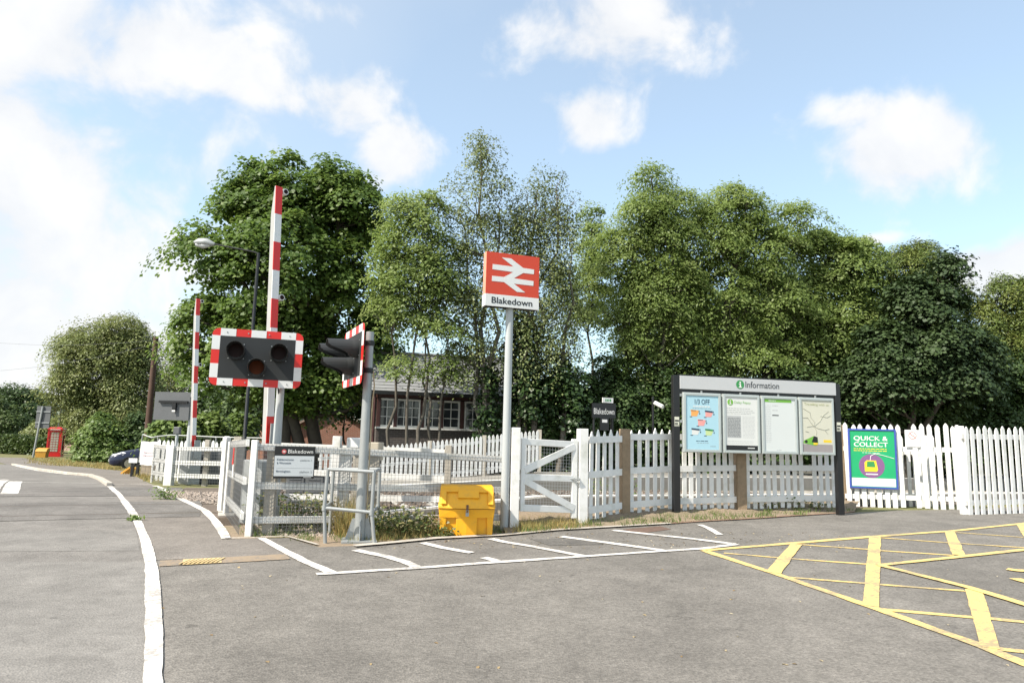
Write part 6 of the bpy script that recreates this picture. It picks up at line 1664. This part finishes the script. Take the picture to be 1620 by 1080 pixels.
# ------------------------------------------------------------------ grass, weeds and stones
def blades(name, pts, h, w, material, label, lean=.35):
    """thin upright blades, three corners each"""
    n = len(pts); P = np.array(pts); a = rng.uniform(0, 2*np.pi, n); hh_ = h*rng.uniform(.4, 1.25, n)
    ux = np.stack([np.cos(a), np.sin(a), np.zeros(n)], 1)*(w/2)
    tip = rng.normal(size=(n, 3))*lean*hh_[:, None]; tip[:, 2] = hh_
    V = np.empty((n, 3, 3), np.float32); V[:, 0] = P-ux; V[:, 1] = P+ux; V[:, 2] = P+tip
    me = bpy.data.meshes.new(name); me.vertices.add(3*n); me.vertices.foreach_set('co', V.ravel())
    me.loops.add(3*n); me.loops.foreach_set('vertex_index', np.arange(3*n, dtype=np.int32))
    me.polygons.add(n); me.polygons.foreach_set('loop_start', np.arange(0, 3*n, 3, dtype=np.int32)); me.polygons.foreach_set('loop_total', np.full(n, 3, np.int32))
    at = me.attributes.new('rnd', 'FLOAT', 'FACE'); at.data.foreach_set('value', rng.uniform(0, 1, n).astype(np.float32))
    me.materials.append(material); me.update(calc_edges=True)
    o = bpy.data.objects.new(name, me); COL.objects.link(o); o['kind'] = 'stuff'; o['label'] = label; o['category'] = 'grass'
    return o
lf_dry = leafmat('dry_grass', [(.34, .25, .09), (.44, .33, .13), (.30, .26, .10), (.20, .21, .07)], .25, .7)
lf_grn = leafmat('green_grass', [(.07, .12, .025), (.11, .17, .04), (.20, .21, .07)], .3, .6)
lf_weed = leafmat('weed_leaf', [(.07, .11, .028), (.12, .155, .045), (.19, .20, .07), (.29, .24, .11)], .3)
def scatter(px0, px1, bot, top, n, dz=.0, cl=.0):
    """ground points between two pixel rows; cl > 0 gathers them in tufts"""
    out = []
    nc = max(1, int(n/14)) if cl else n
    k_ = 14 if cl else 1
    for _ in range(nc):
        x = rng.uniform(px0, px1); f_ = rng.uniform(0, 1); yb_ = np.interp(x, [p[0] for p in bot], [p[1] for p in bot]); yt_ = np.interp(x, [p[0] for p in top], [p[1] for p in top])
        p = G(x, yb_+(yt_-yb_)*f_, dz)
        for _ in range(k_): 
            q = p + Vector((rng.normal()*cl, rng.normal()*cl, 0)); out.append((q.x, q.y, gz(q.x, q.y)+dz-.01))
    return out
eb = [(400, 850), (455, 849), (505, 862), (600, 858), (690, 849), (790, 844), (880, 836), (1000, 829), (1060, 826), (1200, 817), (1340, 808)]
et = [(400, 836), (600, 838), (800, 828), (1000, 810), (1200, 802), (1340, 799)]
blades('dry_grass', scatter(560, 690, eb, et, 1800, 0, .06) + scatter(815, 925, eb, et, 2600, .03, .06), .135, .010, lf_dry, 'dry straw-coloured grass along the foot of the fence and gate')
blades('dry_grass', scatter(540, 556, [(500, 850), (700, 848)], [(500, 838), (700, 838)], 700, 0, .06), .55, .010, lf_dry, 'tall dry grass stems behind the signal pole guard')
blades('verge_grass', scatter(815, 1345, eb, et, 3400, .05, .06) + scatter(395, 800, eb, et, 3000, 0, .06), .085, .012, lf_grn, 'short green grass tufts scattered along the verge')
blades('verge_grass', scatter(45, 235, [(45, 734), (150, 741), (200, 746), (235, 762)], [(45, 722), (150, 731), (200, 740), (235, 748)], 5000, 0, .12), .14, .03, lf_dry, 'dry grass bank beside the far pavement at the left')
def weed(px, py, h, r, n, label, material=None, dz=0.0, yofs=0.0, name='weed_plant'):
    b = G(px, py, dz); b.y += yofs; b.z = gz(b.x, b.y)+dz
    t = thing(name, label, 'plant', b)
    k = n; q = rng.normal(size=(k, 3))*np.array((r*.55, r*.4, h*.33))+np.array((0, 0, h*.5)); q[:, 2] = np.clip(q[:, 2], .02, h*1.1)
    leaf_mesh('leaves', q, rng.normal(size=(k, 3))*.6+np.array((0, -.3, 1)), .062, .036, material or lf_weed, t, .2)
    mb = MB()
    for _ in range(7): mb.tube([(rng.normal()*r*.1, rng.normal()*r*.1, 0), (rng.normal()*r*.4, rng.normal()*r*.3, h*rng.uniform(.6, 1.0))], .004, 4, caps=False)
    mb.build('stems', lf_grn, t)
    return t
weed(425, 838, .42, .30, 420, 'bushy green weed behind the mesh fence below the left end of the black sign', yofs=.3)
weed(470, 838, .45, .34, 520, 'wide green weed clump behind the mesh fence below the black sign', yofs=.35)
weed(505, 838, .34, .25, 300, 'small green weed clump left of the tubular guard frame', yofs=.3)
weed(605, 850, .38, .30, 420, 'green leafy weed clump just right of the tubular guard frame')
weed(640, 848, .36, .34, 460, 'mixed green weed clump between the guard frame and the yellow bin')
weed(672, 846, .28, .22, 260, 'low green weed clump touching the left side of the yellow bin')
weed(702, 849, .12, .14, 120, 'tiny weed growing in front of the left foot of the yellow bin')
weed(1010, 806, .5, .22, 160, 'tall yellowish weed behind the pickets left of the information board', lf_lt, yofs=1.0)
weed(950, 812, .7, .35, 260, 'yellow-green weed behind the pickets next to the wicket gate', lf_lt, yofs=1.2)
weed(1215, 805, .16, .2, 120, 'small dark green weed below the third poster case', dz=.08)
weed(1248, 804, .22, .30, 240, 'wider dark green weed clump below the gap of the last two poster cases', dz=.08)
weed(1290, 804, .14, .18, 100, 'small dark green weed near the right post of the information board', dz=.08)
weed(262, 790, .22, .25, 160, 'low weed at the corner post of the far enclosure', lf_lt)
weed(214, 824, .07, .09, 70, 'thin grass weed growing in the road edge beside the white line', lf_lt, name='weed_tuft')
# loose stones
def stones(name, pts, s, material, label):
    mb = MB()
    base = [Vector(v) for v in ((1, 0, 0), (-1, 0, 0), (0, 1, 0), (0, -1, 0), (0, 0, 1), (0, 0, -1))]
    for p in pts:
        k = s*rng.uniform(.5, 1.4); M_ = Matrix.Rotation(rng.uniform(0, 6.28), 3, 'Z') @ Matrix.Rotation(rng.uniform(0, 1.5), 3, 'X'); sc = Vector(rng.uniform(.6, 1.3, 3))
        vs = [M_ @ Vector((v.x*sc.x, v.y*sc.y, v.z*sc.z))*k + Vector(p) + Z*k*.4 for v in base]
        mb.add(vs, [(0, 2, 4), (2, 1, 4), (1, 3, 4), (3, 0, 4), (2, 0, 5), (1, 2, 5), (3, 1, 5), (0, 3, 5)])
    o = mb.build(name, material); o['kind'] = 'stuff'; o['label'] = label; o['category'] = 'stones'
    return o
stones('ballast_stones', scatter(395, 530, [(395, 848), (530, 849)], [(395, 832), (530, 832)], 900, 0), .028, mat('stone_pinkish', (.30, .25, .21), .9, .4, 30), 'loose pinkish ballast stones behind the near mesh fence')
stones('ballast_stones', scatter(262, 350, [(262, 786), (350, 800)], [(262, 778), (350, 780)], 700, 0), .035, mat('stone_pinkish', (.30, .25, .21)), 'loose ballast stones in front of the far mesh enclosure')
tp_ = []
for _ in range(4200):
    s_ = rng.uniform(s_at(380, 0, 790), 16); o_ = rng.uniform(-1.2, 6.0); p = T(s_, o_); tp_.append(tuple(p))
stones('ballast_stones', tp_, .04, m_ballast, 'brown track ballast around the rails behind the fences')
stones('verge_gravel', scatter(820, 1340, eb, et, 2200, .03), .012, mat('gravel_brown', (.30, .22, .15), .95, .4, 30), 'fine brown gravel on the verge under the information board')

lit = []
for _ in range(70):
    p = G(rng.uniform(250, 1600), rng.uniform(850, 1070)); lit.append((p.x, p.y, p.z+.014))
for _ in range(260):
    p = G(rng.uniform(560, 1340), 0+rng.uniform(842, 868)); lit.append((p.x, p.y, p.z+.014))
lo = leaf_mesh('fallen_leaves', np.array(lit), np.array((0, 0, 1.0))+rng.normal(size=(len(lit), 3))*.18, .042, .022, leafmat('fallen_leaf', [(.20, .13, .06), (.34, .26, .14), (.45, .40, .30)], .1, .8), None, kind='stuff')
lo['label'] = 'dead leaves and scraps scattered on the asphalt'; lo['category'] = 'litter'
